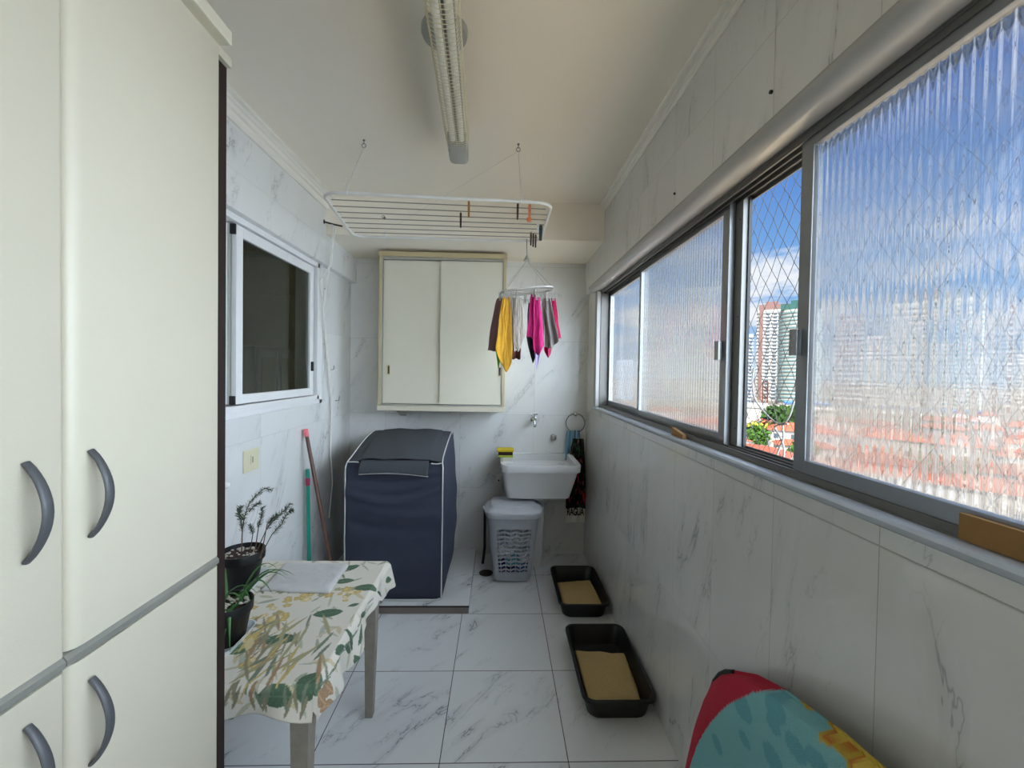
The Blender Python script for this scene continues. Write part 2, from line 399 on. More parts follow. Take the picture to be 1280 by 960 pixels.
def pane(parent, rng, xc, mat, pitch, amp, fine=10, wob=0):
    y0, y1, z0, z1 = rng; n = max(2, int((y1-y0)/pitch*fine)); b = BM()
    nz = 60 if wob else 1
    def f(i, j):
        y = y0-.003+(y1-y0+.006)*i; z = z0-.003+(z1-z0+.006)*j
        a = amp*math.cos(2*PI*(y-y0)/pitch)
        if wob: a = amp*(math.sin(2*PI*y/pitch+math.sin(z*61)*.9)*math.sin(2*PI*z/pitch*.8+math.sin(y*47)))
        return Vector((xc-.002-amp+a, y, z))
    g = grid(b, f, n, nz)
    B = [b.verts.new((xc+.002, y0-.003, z0-.003)), b.verts.new((xc+.002, y1+.003, z0-.003)), b.verts.new((xc+.002, y1+.003, z1+.003)), b.verts.new((xc+.002, y0-.003, z1+.003))]
    b.faces.new(B)
    b.faces.new([B[0]]+[r[0] for r in g][::1]+[B[1]]) ; b.faces.new([B[3]]+[r[-1] for r in g]+[B[2]])
    b.faces.new([B[0]]+[v for v in g[0]]+[B[3]]); b.faces.new([B[1]]+[v for v in g[-1]]+[B[2]])
    return obj('pane', b, mat, parent, smooth=True)
def handle(parent, yc, zc, x, sgn):
    b = BM(); prof = [(0, -.012), (.014, -.012), (.020, -.008), (.021, .004), (.012, .010), (.010, .003), (.004, 0), (.003, .010), (0, .010)]
    loft(b, [[(x-px, yc+sgn*py, zc-.033) for px, py in prof], [(x-px, yc+sgn*py, zc+.033) for px, py in prof]])
    obj('handle', b, M['alu'], parent, smooth=False, bevel=.0008)
# far fixed panel A (outer layer), sliding sash B, open gap, sliding sash D near the camera
sA, r = sash('fixed_sash', 2.36, 3.13, .824, .03, .03, M['alu']); pane(sA, r, .824, M['pattern'], .02, .0006, 8, wob=1)
sB, r = sash('sliding_sash', 1.44, 2.37, .796, .042, .028, M['alu']); pane(sB, r, .796, M['fluted_fine'], .0215, .0010)
handle(sB, 1.475, 1.607, .784, 1)
sD, r = sash('sliding_sash', .06, 1.055, .768, .045, .040, M['alu']); pane(sD, r, .768, M['fluted'], .0185, .0011)
handle(sD, 1.045, 1.607, .756, -1)
b = BM(); box(b, .827, .837, 1.394, 1.3995, 1.268, 2.12); obj('seal', b, M['rubber'], w1, smooth=False)
b = BM(); box(b, .809, .836, 1.40, 1.475, 1.268, 2.12); o = obj('mullion', b, M['alu_light'], w1, smooth=False, bevel=.001)
b = BM()
for z in (1.34, 1.72, 2.05): lathe(b, [(0, -.001), (.003, -.001), (.003, .0005), (0, .0012)], (.8095, 1.416, z), 8, 'x')
obj('screw', b, M['rubber'], o)
b = BM(); box(b, .760, .776, 1.0145, 1.0155, 1.314, 2.085); obj('seal', b, M['rubber'], sD, smooth=False)

# ------------------------------------------------------------------ left window (white)
w2 = bpy.data.objects.new('window_2', None); COL.objects.link(w2); w2.location = (XL-.03, 2.2, 1.312); w2['kind'] = 'structure'
w2['label'] = 'white framed sliding window looking into a dim room in the left wall'
b = BM(); x0, x1 = XL-.07, XL+.012
box(b, x0, x1, LWY0, LWY1, LWZ0-.004, LWZ0+.028); box(b, x0, x1, LWY0, LWY1, LWZ1-.03, LWZ1)
box(b, x0, x1, LWY1-.032, LWY1+.004, LWZ0, LWZ1); box(b, x0, x1, LWY0, LWY0+.03, LWZ0, LWZ1)
box(b, XL, XL+.012, LWY0, LWY1+.045, LWZ0-.028, LWZ0-.003); box(b, XL, XL+.012, LWY1+.004, LWY1+.045, LWZ0-.028, LWZ1-.001)
obj('frame', b, M['white_alu'], w2, smooth=False, bevel=.002)
def wsash(y0, y1, xc, wn, wf, z0=1.345, z1=2.178, rb=.045, rt=.052):
    b = BM(); x0, x1 = xc-.012, xc+.012
    box(b, x0, x1, y0, y0+wn, z0, z1); box(b, x0, x1, y1-wf, y1, z0, z1); box(b, x0, x1, y0+wn, y1-wf, z0, z0+rb); box(b, x0, x1, y0+wn, y1-wf, z1-rt, z1)
    o = obj('sliding_sash', b, M['white_alu'], w2, smooth=False, bevel=.002)
    boxobj('pane', (xc-.002, xc+.002, y0+wn-.003, y1-wf+.003, z0+rb-.003, z1-rt+.003), M['clear'], o)
    return o
s1 = wsash(1.99, 2.80, XL-.014, .05, .05); s2 = wsash(1.02, 1.985, XL-.048, .045, .045)
boxobj('latch', (XL-.002, XL+.01, 2.762, 2.782, 1.50, 1.56), M['rubber'], s1, .002)
b = BM(); box(b, XL-.036, XL-.0265, 1.975, 2.0, 1.345, 2.178); obj('meeting_stile', b, M['grey_strip'], w2, smooth=False)
b = BM(); box(b, XL-.034, XL-.003, 1.978, 1.989, 2.13, 2.176); box(b, XL-.034, XL-.003, 1.978, 1.989, 1.345, 1.385); obj('seal', b, M['rubber'], w2, smooth=False)

# ------------------------------------------------------------------ tall cupboard at left
FX, CY1 = -.66, 1.0
wd = thing('tall_cupboard', 'tall cream-white cupboard with four grey-handled doors filling the left side', 'cupboard', (-.93, .3, 0))
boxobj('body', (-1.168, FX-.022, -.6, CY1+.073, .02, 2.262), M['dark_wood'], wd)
boxobj('top_board', (-1.168, FX+.018, -.6, CY1+.030, 2.278, 2.31), M['lam2'], wd, .002)
boxobj('top_strip', (-1.168, FX-.01, -.6, CY1+.074, 2.256, 2.278), M['lam'], wd, .001)
def cdoor(y0, y1, z0, z1, hz0, hz1, hy, lean=0.):
    b = BM(); r_ = .012
    prof = [(FX-.02, y0), (FX-.02, y1), (FX-.004, y1)] + [(FX-.0015, y1-.002), (FX, y1-.006)] + [(FX, y0+.022), (FX-.002, y0+.010), (FX-.006, y0+.004), (FX-.012, y0)]
    loft(b, [[(x, y, z) for x, y in prof] for z in (z0, z1)])
    d = obj('door', b, M['lam'], wd)
    b = BM(); n = 16; pts = []
    for k in range(n+1):
        s = k/n; pts.append((FX+.002+.030*math.sin(PI*s)**.8, hy, hz0+(hz1-hz0)*s))
    # flat bow handle: wide oval section
    loops = []
    for k, p in enumerate(pts):
        q = Vector(pts[min(k+1, n)])-Vector(pts[max(k-1, 0)]); q.normalize(); nn = Vector((q.z, 0, -q.x))
        w = .0058*(1+.35*math.sin(PI*k/n)); h_ = .0038
        loops.append([Vector(p)+Vector((0, 1, 0))*w*math.cos(a)+nn*h_*math.sin(a) for a in [2*PI*i/12 for i in range(12)]])
    loft(b, loops); obj('handle', b, M['handle'], d)
ZD = 1.062
cdoor(.668, CY1+.014, ZD+.012, 2.262, 1.244, 1.384, .700)
cdoor(.668, CY1+.014, .06, ZD-.012, .868, 1.010, .700)
cdoor(.328, .660, ZD+.012, 2.262, 1.244, 1.384, .606)
cdoor(.328, .660, .06, ZD-.012, .868, 1.010, .606)
for (y0, y1) in ((.328, .6585), (.6605, CY1+.012)):
    b = BM(); prism_y(b, [(FX-.02, ZD-.0105), (FX-.02, ZD+.0105), (FX-.003, ZD+.0105), (FX+.003, ZD+.004), (FX+.003, ZD-.004), (FX-.003, ZD-.0105)], y0, y1)
    obj('divider_strip', b, M['grey_strip'], wd, smooth=False)
cdoor(-.01, .322, ZD+.012, 2.262, 1.244, 1.384, .25); cdoor(-.01, .322, .06, ZD-.012, .868, 1.010, .25)
boxobj('side_filler', (FX-.02, FX-.001, -.6, -.02, .06, 2.262), M['lam'], wd)

# ------------------------------------------------------------------ wall cabinet with sliding doors
CX0, CX1, CZ0, CZ1, CYF = -.9, .043, 1.21, 2.392, 3.17
wc = thing('wall_cabinet', 'cream two-door sliding cabinet hung high on the back wall', 'cabinet', ((CX0+CX1)/2, 3.3, CZ0))
b = BM(); box(b, CX0, CX0+.018, CYF, YB, CZ0, CZ1); box(b, CX1-.018, CX1, CYF, YB, CZ0, CZ1)
box(b, CX0, CX1, CYF+.02, YB, CZ0, CZ0+.018); box(b, CX0+.018, CX1-.018, YB-.01, YB, CZ0+.018, CZ1)
obj('body', b, M['beige'], wc, smooth=False, bevel=.001)
boxobj('top_board', (CX0-.004, CX1+.004, CYF-.012, YB, CZ1-.036, CZ1), M['beige'], wc, .002)
boxobj('bottom_board', (CX0-.004, CX1+.004, CYF-.012, CYF+.06, CZ0, CZ0+.038), M['lam'], wc, .002)
b = BM(); box(b, CX0+.018, CX1-.018, CYF, CYF+.045, CZ1-.054, CZ1-.036); box(b, CX0+.018, CX1-.018, CYF, CYF+.045, CZ0+.038, CZ0+.05)
box(b, CX0+.018, CX0+.024, CYF, CYF+.045, CZ0+.05, CZ1-.054); box(b, CX1-.024, CX1-.018, CYF, CYF+.045, CZ0+.05, CZ1-.054)
obj('track', b, M['grey_strip'], wc, smooth=False, bevel=.0008)
for (x0, x1, yy, hx) in ((CX0+.026, -.436, CYF+.022, -.83), (-.446, CX1-.026, CYF+.006, .003)):
    d = boxobj('door', (x0, x1, yy, yy+.013, CZ0+.053, CZ1-.057), M['lam2'], wc, .001)
    b = BM(); box(b, hx-.011, hx+.011, yy-.002, yy+.001, 1.478, 1.552); obj('pull', b, M['beige'], d, smooth=False)
    b = BM(); box(b, hx-.005, hx+.007, yy-.003, yy-.0015, 1.486, 1.544); obj('recess', b, M['slot'], d, smooth=False)
b = BM(); tube(b, [(-.80, 3.40, 1.21), (-.80, 3.38, 1.185), (-.77, 3.36, 1.165), (-.73, 3.36, 1.165)], .012, 10)
tag(obj('pipe_stub', b, M['lampgrey']), 'short grey pipe stub poking out beneath the wall cabinet', 'pipe')

# ------------------------------------------------------------------ ceiling lamp
A = at(574, 205, Z=2.5); Bp = at(549.5, 0, Z=2.5); dv = (Bp-A); dv.z = 0; dv.normalize(); px = Vector((dv.y, -dv.x, 0))
if px.x < 0: px = -px
Lm = 1.28
lp = thing('ceiling_lamp', 'louvred twin-tube fluorescent lamp hanging under the ceiling', 'lamp', (A.x+dv.x*.6, A.y+dv.y*.6, 2.5))
def lpt(s, w, z): p = A + dv*s + px*w; return (p.x, p.y, z)
def lbox(b, s0, s1, w0, w1, z0, z1):
    vs = [b.verts.new(lpt(s, w, z)) for s in (s0, s1) for w in (w0, w1) for z in (z0, z1)]
    for f in ((0, 1, 3, 2), (4, 6, 7, 5), (0, 4, 5, 1), (2, 3, 7, 6), (0, 2, 6, 4), (1, 5, 7, 3)): b.faces.new([vs[i] for i in f])
b = BM(); lbox(b, .01, Lm-.01, -.034, .034, 2.552, 2.578); obj('housing', b, M['lampgrey'], lp, smooth=False, bevel=.003)
for s0, s1 in ((0, .165), (Lm-.165, Lm)):
    b = BM()
    pr = [(-.044, 2.560), (-.044, 2.515), (-.036, 2.502), (-.02, 2.498), (.02, 2.498), (.036, 2.502), (.044, 2.515), (.044, 2.560)]
    loft(b, [[lpt(s, w, z) for w, z in pr] for s in (s0, s1)]); obj('end_cap', b, M['lampgrey'], lp, bevel=.004)
for w in (-.019, .019):
    b = BM(); tube(b, [lpt(.12, w, 2.528), lpt(Lm-.12, w, 2.528)], .013, 14); obj('tube', b, M['tube'], lp)
b = BM(); n = 58
for k in range(n):
    s = .17 + (Lm-.34)*k/(n-1)
    arc = [(-.046, 2.558), (-.048, 2.53), (-.042, 2.508), (-.026, 2.499), (0, 2.4975), (.026, 2.499), (.042, 2.508), (.048, 2.53), (.046, 2.558)]
    tube(b, [lpt(s, w, z) for w, z in arc], .0013, 4)
for w in (-.040, -.0, .040):
    tube(b, [lpt(.12, w, 2.5005 if w == 0 else 2.507), lpt(Lm-.12, w, 2.5005 if w == 0 else 2.507)], .0014, 4)
for w in (-.048, .048): lbox(b, .12, Lm-.12, w-.001, w+.001, 2.545, 2.56)
obj('louvre', b, M['lcd'], lp)
ro = at(556, 37, Z=ZC)
b = BM(); lathe(b, [(0, 2.632), (.035, 2.632), (.074, 2.642), (.078, 2.652), (.078, ZC)], (ro.x, ro.y, 0), 32); obj('canopy', b, M['lampgrey'], lp)
b = BM(); tube(b, [(ro.x, ro.y, 2.635), (ro.x, ro.y, 2.575)], .012, 10); obj('stem', b, M['lampgrey'], lp)

# ------------------------------------------------------------------ clothes drying rack under the ceiling
RZ = 2.3
c00, c10, c11, c01 = (-.80, 1.905), (.232, 1.905), (.232, 2.53), (-.80, 2.53)   # near-left, near-right, far-right, far-left
def rpt(s, t, z=RZ):  # s along x, t along y, following the photographed tilt of the frame
    return Vector((-.80+1.032*s - .07*t*(1-s), 1.905+.63*t + .05*s*(1-t), z))
rk = thing('drying_rack', 'white wire clothes-drying rack hanging from ceiling hooks', 'rack', tuple(rpt(.5, .5, RZ)))
pts = []
def corner(s0, t0, ds1, dt1, ds2, dt2):
    for k in range(7):
        a = k/6*PI/2; r_ = .075
        # from direction 1 to direction 2
        pts.append(rpt(s0 + ds1*r_*(1-math.sin(a)) + ds2*r_*(1-math.cos(a)), t0 + dt1*r_*1.4*(1-math.sin(a)) + dt2*r_*1.4*(1-math.cos(a))))
corner(0, 0, 0, 1, 1, 0); corner(1, 0, -1, 0, 0, 1); corner(1, 1, 0, -1, -1, 0); corner(0, 1, 1, 0, 0, -1)
b = BM(); tube(b, pts, .0075, 10, closed=True); obj('frame', b, M['wire'], rk)
for k in range(7):
    t_ = .13+.74*k/6; b = BM(); e = .004 if 0 < k < 6 else .02
    tube(b, [rpt(e, t_), rpt(1-e, t_)], .0024, 6); obj('wire', b, M['rackwire'], rk)
for (s, t_) in ((.11, 0), (.86, 0), (.16, 1), (.91, 1)):
    p = rpt(s, t_); b = BM(); tube(b, [p+Vector((0, 0, .013))+Vector((0, .0115*math.cos(a), .0115*math.sin(a)-.013)) for a in [2*PI*i/12 for i in range(12)]], .0035, 6, closed=True)
    tube(b, [p+Vector((0, 0, .011)), p+Vector((0, 0, .03))], .003, 6); obj('clip', b, M['white_pl'], rk)
def eyehook(p, name, label, axis='z'):
    b = BM(); x, y, z = p
    if axis == 'z':
        lathe(b, [(0, z-.004), (.005, z-.004), (.006, z-.001), (.006, z)], (x, y, 0), 12); tube(b, [(x, y, z), (x, y, z-.018)], .002, 6)
        c = (x, y, z-.028)
    else:
        lathe(b, [(.010, y), (.010, y-.004), (0, y-.005)], (x, 0, z), 12, 'y'); tube(b, [(x, y, z), (x, y-.016, z)], .002, 6); c = (x, y-.025, z)
    tube(b, [(c[0]+.01*math.cos(a), c[1] if axis == 'z' else c[1], c[2]+.01*math.sin(a)) for a in [2*PI*i/14 for i in range(14)]], .0016, 6, closed=True)
    return tag(obj(name, b, M['alu_dark']), label, 'hook')
e1 = at(455, 176, Z=ZC-.004); e2 = at(648, 181, Z=ZC-.004)
eyehook((e1.x, e1.y, ZC), 'eye_hook', 'small metal eye hook in the ceiling left of the lamp')
eyehook((e2.x, e2.y, ZC), 'eye_hook', 'small metal eye hook in the ceiling right of the lamp')
e3 = Vector((-.785, 2.87, 2.53)); eyehook(e3, 'eye_hook', 'tiny eye hook on the soffit above the rack', 'y')
def cord(pts, label, r=.0013, mat='wire', sag=0., name='cord'):
    b = BM()
    for a, c in zip(pts, pts[1:]):
        a, c = Vector(a), Vector(c)
        tube(b, [a.lerp(c, k/8)-Vector((0, 0, sag*math.sin(PI*k/8))) for k in range(9)], r, 6)
    return tag(obj(name, b, M[mat]), label, 'cord')
z_ = Vector((0, 0, -.036))
k1 = rpt(.11, 0, RZ+.03); k2 = rpt(.86, 0, RZ+.03); k3 = rpt(.16, 1, RZ+.03); k4 = rpt(.91, 1, RZ+.03)
E1, E2 = Vector((e1.x, e1.y, ZC-.036)), Vector((e2.x, e2.y, ZC-.036))
cord([E1, k1], 'white doubled cord from the left ceiling hook down to the rack', .0022)
cord([E1+Vector((.008, 0, 0)), k1+Vector((-.02, 0, .0))], 'thin slack strand beside the thick left rack cord', .0008)
cord([E2, k2], 'thin cord dropping from the right ceiling hook to the rack', .0013)
cord([E2, k3+Vector((0, 0, .0))], 'long thin cord slanting from the right ceiling hook to the rear of the rack', .0013)
cord([e3+Vector((0, -.035, 0)), k3], 'short white cord from the soffit hook to the rear left of the rack', .0012)
cord([(k4.x, 2.866, 2.50), k4], 'short pale cord holding the rear right of the rack', .0010)

# pegs clipped on the rack
def peg(p, mat, label, ln=.075, lean=(0, 0), group='pegs clipped to the drying rack', w=.0055, name='clothes_peg'):
    p = Vector(p); t = thing(name, label, 'peg', tuple(p), group)
    d = Vector((lean[0], lean[1], -1)).normalized(); s = Vector((1, 0, 0)); 
    for sg in (-1, 1):
        b = BM(); loops = []
        for k, (q, hw, th) in enumerate(((-.30, .0035, .002), (-.22, .005, .0035), (.0, .0052, .0045), (.3, .0048, .0038), (.66, .004, .0022), (.70, .0035, .002))):
            off = sg*(.0028 + (.004*max(0, q-.1)))
            c = p + d*ln*q + Vector((0, off, 0))
            loops.append([c+Vector((x*w/.0055, y, 0)) for x, y in ((-hw, -th*.6), (hw, -th*.6), (hw, th*.6), (-hw, th*.6))])
        loft(b, loops); obj('jaw', b, mat, t, smooth=False, bevel=.0005)
    b = BM(); tube(b, [p+d*ln*.12+Vector((x, .0065*math.cos(a), .0065*math.sin(a))) for x, a in [(-.003+.006*i/18, i/18*6*PI) for i in range(19)]], .0006, 5)
    obj('spring', b, M['alu_dark'], t)
    return t
wy = lambda k: .13+.74*k/6
def on_wire(px_, k, py_=None):
    # point of the k-th wire seen in image column px_
    best = None
    for i in range(401):
        q = rpt(i/400, wy(k)); dd = q-CAM
        X = PPX+FPX*dd.dot(CR)/dd.dot(_f)
        if best is None or abs(X-px_) < best[0]: best = (abs(X-px_), q)
    return best[1]
peg(on_wire(586, 0)+Vector((0, 0, -.002)), M['peg_tan'], 'tan wooden peg on the front wire of the rack, middle of the frame')
peg(on_wire(576, 2)+Vector((0, 0, -.002)), M['peg_brown'], 'dark brown peg below and left of the tan one on the rack')
peg(on_wire(647, 0)+Vector((0, 0, -.002)), M['peg_brown'], 'dark brown peg beside the orange one on the rack')
o = peg(on_wire(662, 0)+Vector((0, 0, -.002)), M['peg_orange'], 'orange peg with a rounded lower end on the rack', .07, w=.007)
b = BM(); q = on_wire(662, 0)+Vector((-.002, -.004, -.054)); lathe(b, [(0, -.006), (.008, -.005), (.013, 0), (.008, .005), (0, .006)], q, 14, 'y'); obj('knob', b, M['peg_orange'], o)
peg(on_wire(675, 4)+Vector((.004, 0, -.002)), M['peg_teal'], 'dark teal peg at the right end of the rack', .085, w=.010)
for k, (dx, dz) in enumerate(((663.5, 0), (666.5, -.008), (669.5, -.012))):
    peg(on_wire(dx, 6)+Vector((0, 0, dz+.006)), M['peg_brown'], ['left one of three brown pegs bunched at the rear right corner of the rack', 'middle one of three brown pegs bunched at the rear right corner of the rack', 'right one of three brown pegs bunched at the rear right corner of the rack'][k], .075)
peg(on_wire(672.5, 3)+Vector((0, 0, -.002)), M['white_pl'], 'small white peg just left of the dark teal peg', .06)

# ------------------------------------------------------------------ hanging peg ring with small laundry
RY = 2.45; rc = Vector((.150, RY, 1.985))
hg = thing('peg_hanger', 'white oval peg hanger full of small laundry hung from the rack', 'hanger', tuple(rc))
HX, HY = .155, .105
def ringp(a, dz=0, sc=1.):
    e = 2.6; c_, s_ = math.cos(a), math.sin(a)
    x = abs(c_)**(2/e)*(1 if c_ > 0 else -1); y = abs(s_)**(2/e)*(1 if s_ > 0 else -1)
    return rc+Vector((HX*x*sc, HY*y*sc, dz + .02*x - .012*(1 if False else 0)))
b = BM(); loops = []
for i in range(48):
    a = 2*PI*i/48; p = ringp(a); q = ringp(a, 0, .93); loops.append([p+Vector((0, 0, .006)), p+Vector((0, 0, -.004)), q+Vector((0, 0, -.004)), q+Vector((0, 0, .006))])
loft(b, loops, closed=True); obj('ring', b, M['ringgrey'], hg, smooth=False, bevel=.001)
b = BM()
for y in (-.05, 0, .05): tube(b, [rc+Vector((-HX*.93, y, -.018)), rc+Vector((HX*.93, y, .018))], .003, 6)
for x in (-.06, .05): tube(b, [rc+Vector((x, -HY*.95, .1*x)), rc+Vector((x, HY*.95, .1*x))], .003, 6)
obj('cross_bars', b, M['ringgrey'], hg)
top = Vector((.150, RY, 2.165))
b = BM(); lathe(b, [(0, .028), (.006, .026), (.010, .010), (.020, -.002), (.020, -.006), (0, -.006)], top, 16); obj('swivel', b, M['lampgrey'], hg)
kk = Vector((.150, 2.50, RZ-.004))
b = BM(); tube(b, [top+Vector((0, 0, .026)), Vector((.150, 2.48, 2.24)), Vector((.152, 2.515, 2.285)), Vector((.152, 2.532, 2.312)), Vector((.152, 2.545, 2.30)), Vector((.152, 2.54, 2.285))], .002, 6); obj('hook', b, M['alu_light'], hg)
b = BM()
for a in (.5, PI-.5, PI+.5, -.5): tube(b, [top+Vector((0, 0, -.004)), ringp(a, .004)], .0014, 5)
obj('strings', b, M['lampgrey'], hg)
def hpeg(a=None, p=None):
    if p is None: p = ringp(a, -.006, .965)
    b = BM()
    for sg in (-1, 1):
        loft(b, [[p+Vector((sg*(.002+o_)+dx, dy, dz)) for dx, dy in ((-.0022, -.005), (.0022, -.005), (.0022, .005), (-.0022, .005))] for dz, o_ in ((.004, .006), (-.018, .003), (-.045, .0015))])
    tube(b, [p+Vector((0, 0, .002)), p+Vector((0, 0, -.018))], .0018, 5)
    obj('peg', b, M['ringgrey'], hg, smooth=False)
    return p+Vector((0, 0, -.038))
def hcloth(p, x0, x1, zb, mat, label, yd=0., folds=5, amp=.008, topw=.02, tip=None, seed=0, ragged=.0, rotz=0., name='hanging_cloth', mid=.35):
    # cloth gathered at a peg point p, widening downward to x0..x1 at zb
    rr = random.Random(seed); ph = rr.random()*6; b = BM()
    def f(i, j):
        s = j; wT = topw; cx_t = p.x; cxb = (x0+x1)/2; e = s**mid if s > 0 else 0
        hw = (wT/2)*(1-e)+((x1-x0)/2)*e; cx = cx_t*(1-s)+cxb*s
        u = (i-.5)*2
        z = p.z+.006 + (zb-p.z)*s
        if tip is not None: z = p.z+.006 + (zb-p.z)*s*(1-tip*abs(u-ragged)**1.2)
        z += .004*math.sin(u*5+ph)*s
        y = p.y+yd*s + amp*(.3+s)*math.sin(folds*u*2.2+ph) + .005*mnoise.noise(Vector((u*2.2, s*4, ph)))+.003*mnoise.noise(Vector((u*5, s*9, ph)))
        return Vector((cx+u*hw + .003*math.sin(9*s+ph)*s, y, z))
    grid(b, f, 26, 30)
    return tag(obj(name, b, mat, solid=.0016), label, 'laundry', 'small laundry on the peg hanger')
def wpx(x, y, Y=RY): return at(x, y, Y=Y)
g = [
 ('cl_green', 625, 380, 2.44, 617, 626, 463, 'narrow green cloth peeking out behind the yellow one', .4, 1),
 ('cl_mauve', 625, 374, 2.38, 609, 630, 440, 'brownish mauve cloth at the left end of the peg hanger', 0, 2),
 ('cl_yellow', 633, 372, 2.34, 619, 640, 467, 'long yellow cloth hanging near the left of the peg hanger', .22, 3),
 ('cl_maroon', 645, 376, 2.52, 640, 651, 450, 'dark maroon cloth below the grey-white one', 0, 4),
 ('stripe', 640, 373, 2.36, 636, 648, 440, 'crumpled striped grey-beige cloth right of the yellow cloth', .05, 5),
 ('cl_grey', 648, 373, 2.35, 640, 657, 441, 'light grey-beige cloth with a pointed right side', .28, 6),
 ('cl_black', 664, 380, 2.50, 658, 671, 455, 'charcoal cloth hanging half hidden behind the pink one', .3, 7),
 ('cl_lilac', 672, 380, 2.47, 668, 677, 464, 'lilac cloth tip below the pink cloth', .35, 8),
 ('cl_pink', 667, 369, 2.36, 659, 671, 425, 'bright pink cloth, its shorter left fold in front', .05, 9),
 ('cl_pink', 671, 373, 2.345, 667, 680, 446, 'bright pink cloth, the longer one at the centre of the peg hanger', .15, 10),
 ('cl_crimson', 680, 380, 2.53, 680, 688, 448, 'dark red cloth low behind the grey ones', .1, 11),
 ('cl_palepink', 686, 382, 2.55, 684, 692, 447, 'pale pink cloth showing a corner beneath the grey cloth', .2, 12),
 ('stripe', 681, 375, 2.38, 679, 689, 437, 'thin striped cloth between pink and grey on the peg hanger', .05, 13),
 ('cl_stone', 684, 374, 2.36, 685, 698, 436, 'taupe grey cloth widening towards the right', .12, 14),
 ('cl_crimson', 691.5, 374, 2.41, 696, 701, 424, 'narrow crimson cloth hanging at the right end of the peg hanger', .0, 15),
]
for (mt, xp, yp, Y, x0, x1, yb, lab, tip, sd) in g:
    p = wpx(xp, yp, Y); hpeg(p=p+Vector((0, 0, .036)))
    a0, a1 = wpx(x0, yb, Y), wpx(x1, yb, Y)
    hcloth(p, a0.x, a1.x, (a0.z+a1.z)/2, M[mt], lab, folds=1.0+.5*(sd % 3), amp=.006+.003*(sd % 3), tip=tip, seed=sd, topw=.028, ragged=(.35 if sd % 2 else -.2), mid=.55)
for a in (0.3, 1.0, 1.57, 2.1, 2.8): hpeg(a)
b = BM()
q = wpx(657, 378, 2.42)
for k in range(5): tube(b, [q+Vector((-.03+.014*k, 0, .02)), q+Vector((-.026+.014*k, .003, -.012)), q+Vector((-.022+.014*k, 0, .018))], .0022, 6)
obj('spare_pegs', b, M['lampgrey'], hg)

# ------------------------------------------------------------------ washing machine under its cover
mx0, mx1, my0, my1, mz0 = -.962, -.345, 2.68, 3.33, .05
wm = thing('washing_machine', 'washing machine under a navy zip cover with pale piping', 'washing machine', ((mx0+mx1)/2, (my0+my1)/2, mz0))
ztf, ztb = .935, 1.048
def sideb(z, y):  # bulge of the loose cover
    s = (z-mz0)/(1-mz0); return .018*math.sin(PI*min(1, max(0, s)))**.7
def cov_loop(z, topk=0):
    pass
# front
b = BM()
def ffront(i, j):
    z = mz0+.008+(ztf-mz0-.02)*j; x = mx0+.004+(mx1-mx0-.008)*i
    u = i*2-1; env = (1-u*u)
    fold = 0
    for (zc, am, w) in ((.84, .007, .018), (.79, .008, .022), (.735, .007, .02), (.68, .009, .026), (.60, .006, .028), (.52, .008, .035), (.40, .005, .04), (.28, .004, .05)):
        zz = z + .10*env*(.5+.2*math.sin(zc*37)) + .03*u*math.sin(zc*23) - .05
        fold += am*math.exp(-((zz-zc)/w)**2)*(.35+.65*env)*math.cos(u*1.1+zc*20)
    y = my0 - .016*env*math.sin(PI*j)**.5 - fold*2.6 - .006*mnoise.noise(Vector((i*3, j*9, 2))) + .03*max(0, j-.93)/.07*.6
    return Vector((x, y, z))
grid(b, ffront, 50, 90)
obj('cover_front', b, M['cover'], wm, solid=.002)
# top (crowned, sloping up to the back)
def ftop(i, j):
    x = mx0+.012+(mx1-mx0-.024)*i; y = my0+.018+(my1-my0-.03)*j; u = i*2-1
    zc = ztf-.008 + (ztb-ztf)*(1-(1-j)**1.9)
    z = zc + .028*(1-u**4)*(.35+.65*math.sin(PI*min(1, j*.85+.1))) + .003*math.sin(u*9+j*5) - .03*max(0, j-.93)/.07
    if abs(u) < .74: z += .006
    return Vector((x, y, z))
b = BM(); grid(b, ftop, 60, 40); obj('cover_top', b, M['covertop'], wm, solid=.002)
for sg in (0, 1):
    b = BM()
    def fside(i, j, sg=sg):
        y = my0+.004+(my1-my0-.008)*i; zt = ftop(sg, min(1, max(0, (y-my0-.018)/(my1-my0-.03)))).z
        z = mz0+.006+(zt-mz0-.008)*j
        bul = .055*math.sin(PI*i)**.6*math.sin(PI*min(1, j**.9))**.8 + .004*math.sin(z*26+i*5)*math.sin(PI*i)
        x = (mx1-.004+bul) if sg else (mx0+.004-bul*.5)
        if j > .95: x += (.010 if not sg else -.010)*(j-.95)/.05
        return Vector((x, y, z))
    grid(b, fside, 30, 50); obj('cover_side', b, M['cover'], wm, solid=.002)
b = BM(); grid(b, lambda i, j: Vector((mx0+.006+(mx1-mx0-.012)*i, my1-.01, mz0+.01+(ztb-mz0-.03)*j)), 4, 4); obj('cover_back', b, M['cover'], wm, solid=.002)
b = BM()
for sg, xx in ((0, mx0+.002), (1, mx1-.002)):
    P = [Vector((xx, my0-.002, mz0+.012+(ztf-.035-mz0)*k/14)) for k in range(14)]
    for k in range(5): a = k/4; P.append(Vector((xx+(.006*a if sg == 0 else -.006*a), my0+.002+.016*a, ztf-.035+.029*a)))
    for k in range(1, 12): q = ftop(sg, k/11); P.append(q+Vector((0, 0, .003)))
    tube(b, P, .0038, 8)
P = [Vector((mx0+.002, my0-.002, mz0+.012)), Vector((mx0+.02, my0-.004, mz0+.008))]+[Vector((mx0+.05+(mx1-mx0-.1)*k/8, my0-.013, mz0+.008)) for k in range(9)]+[Vector((mx1-.03, my0-.008, mz0+.001+.008)), Vector((mx1-.002, my0-.002, mz0+.014))]
tube(b, P, .0036, 8)
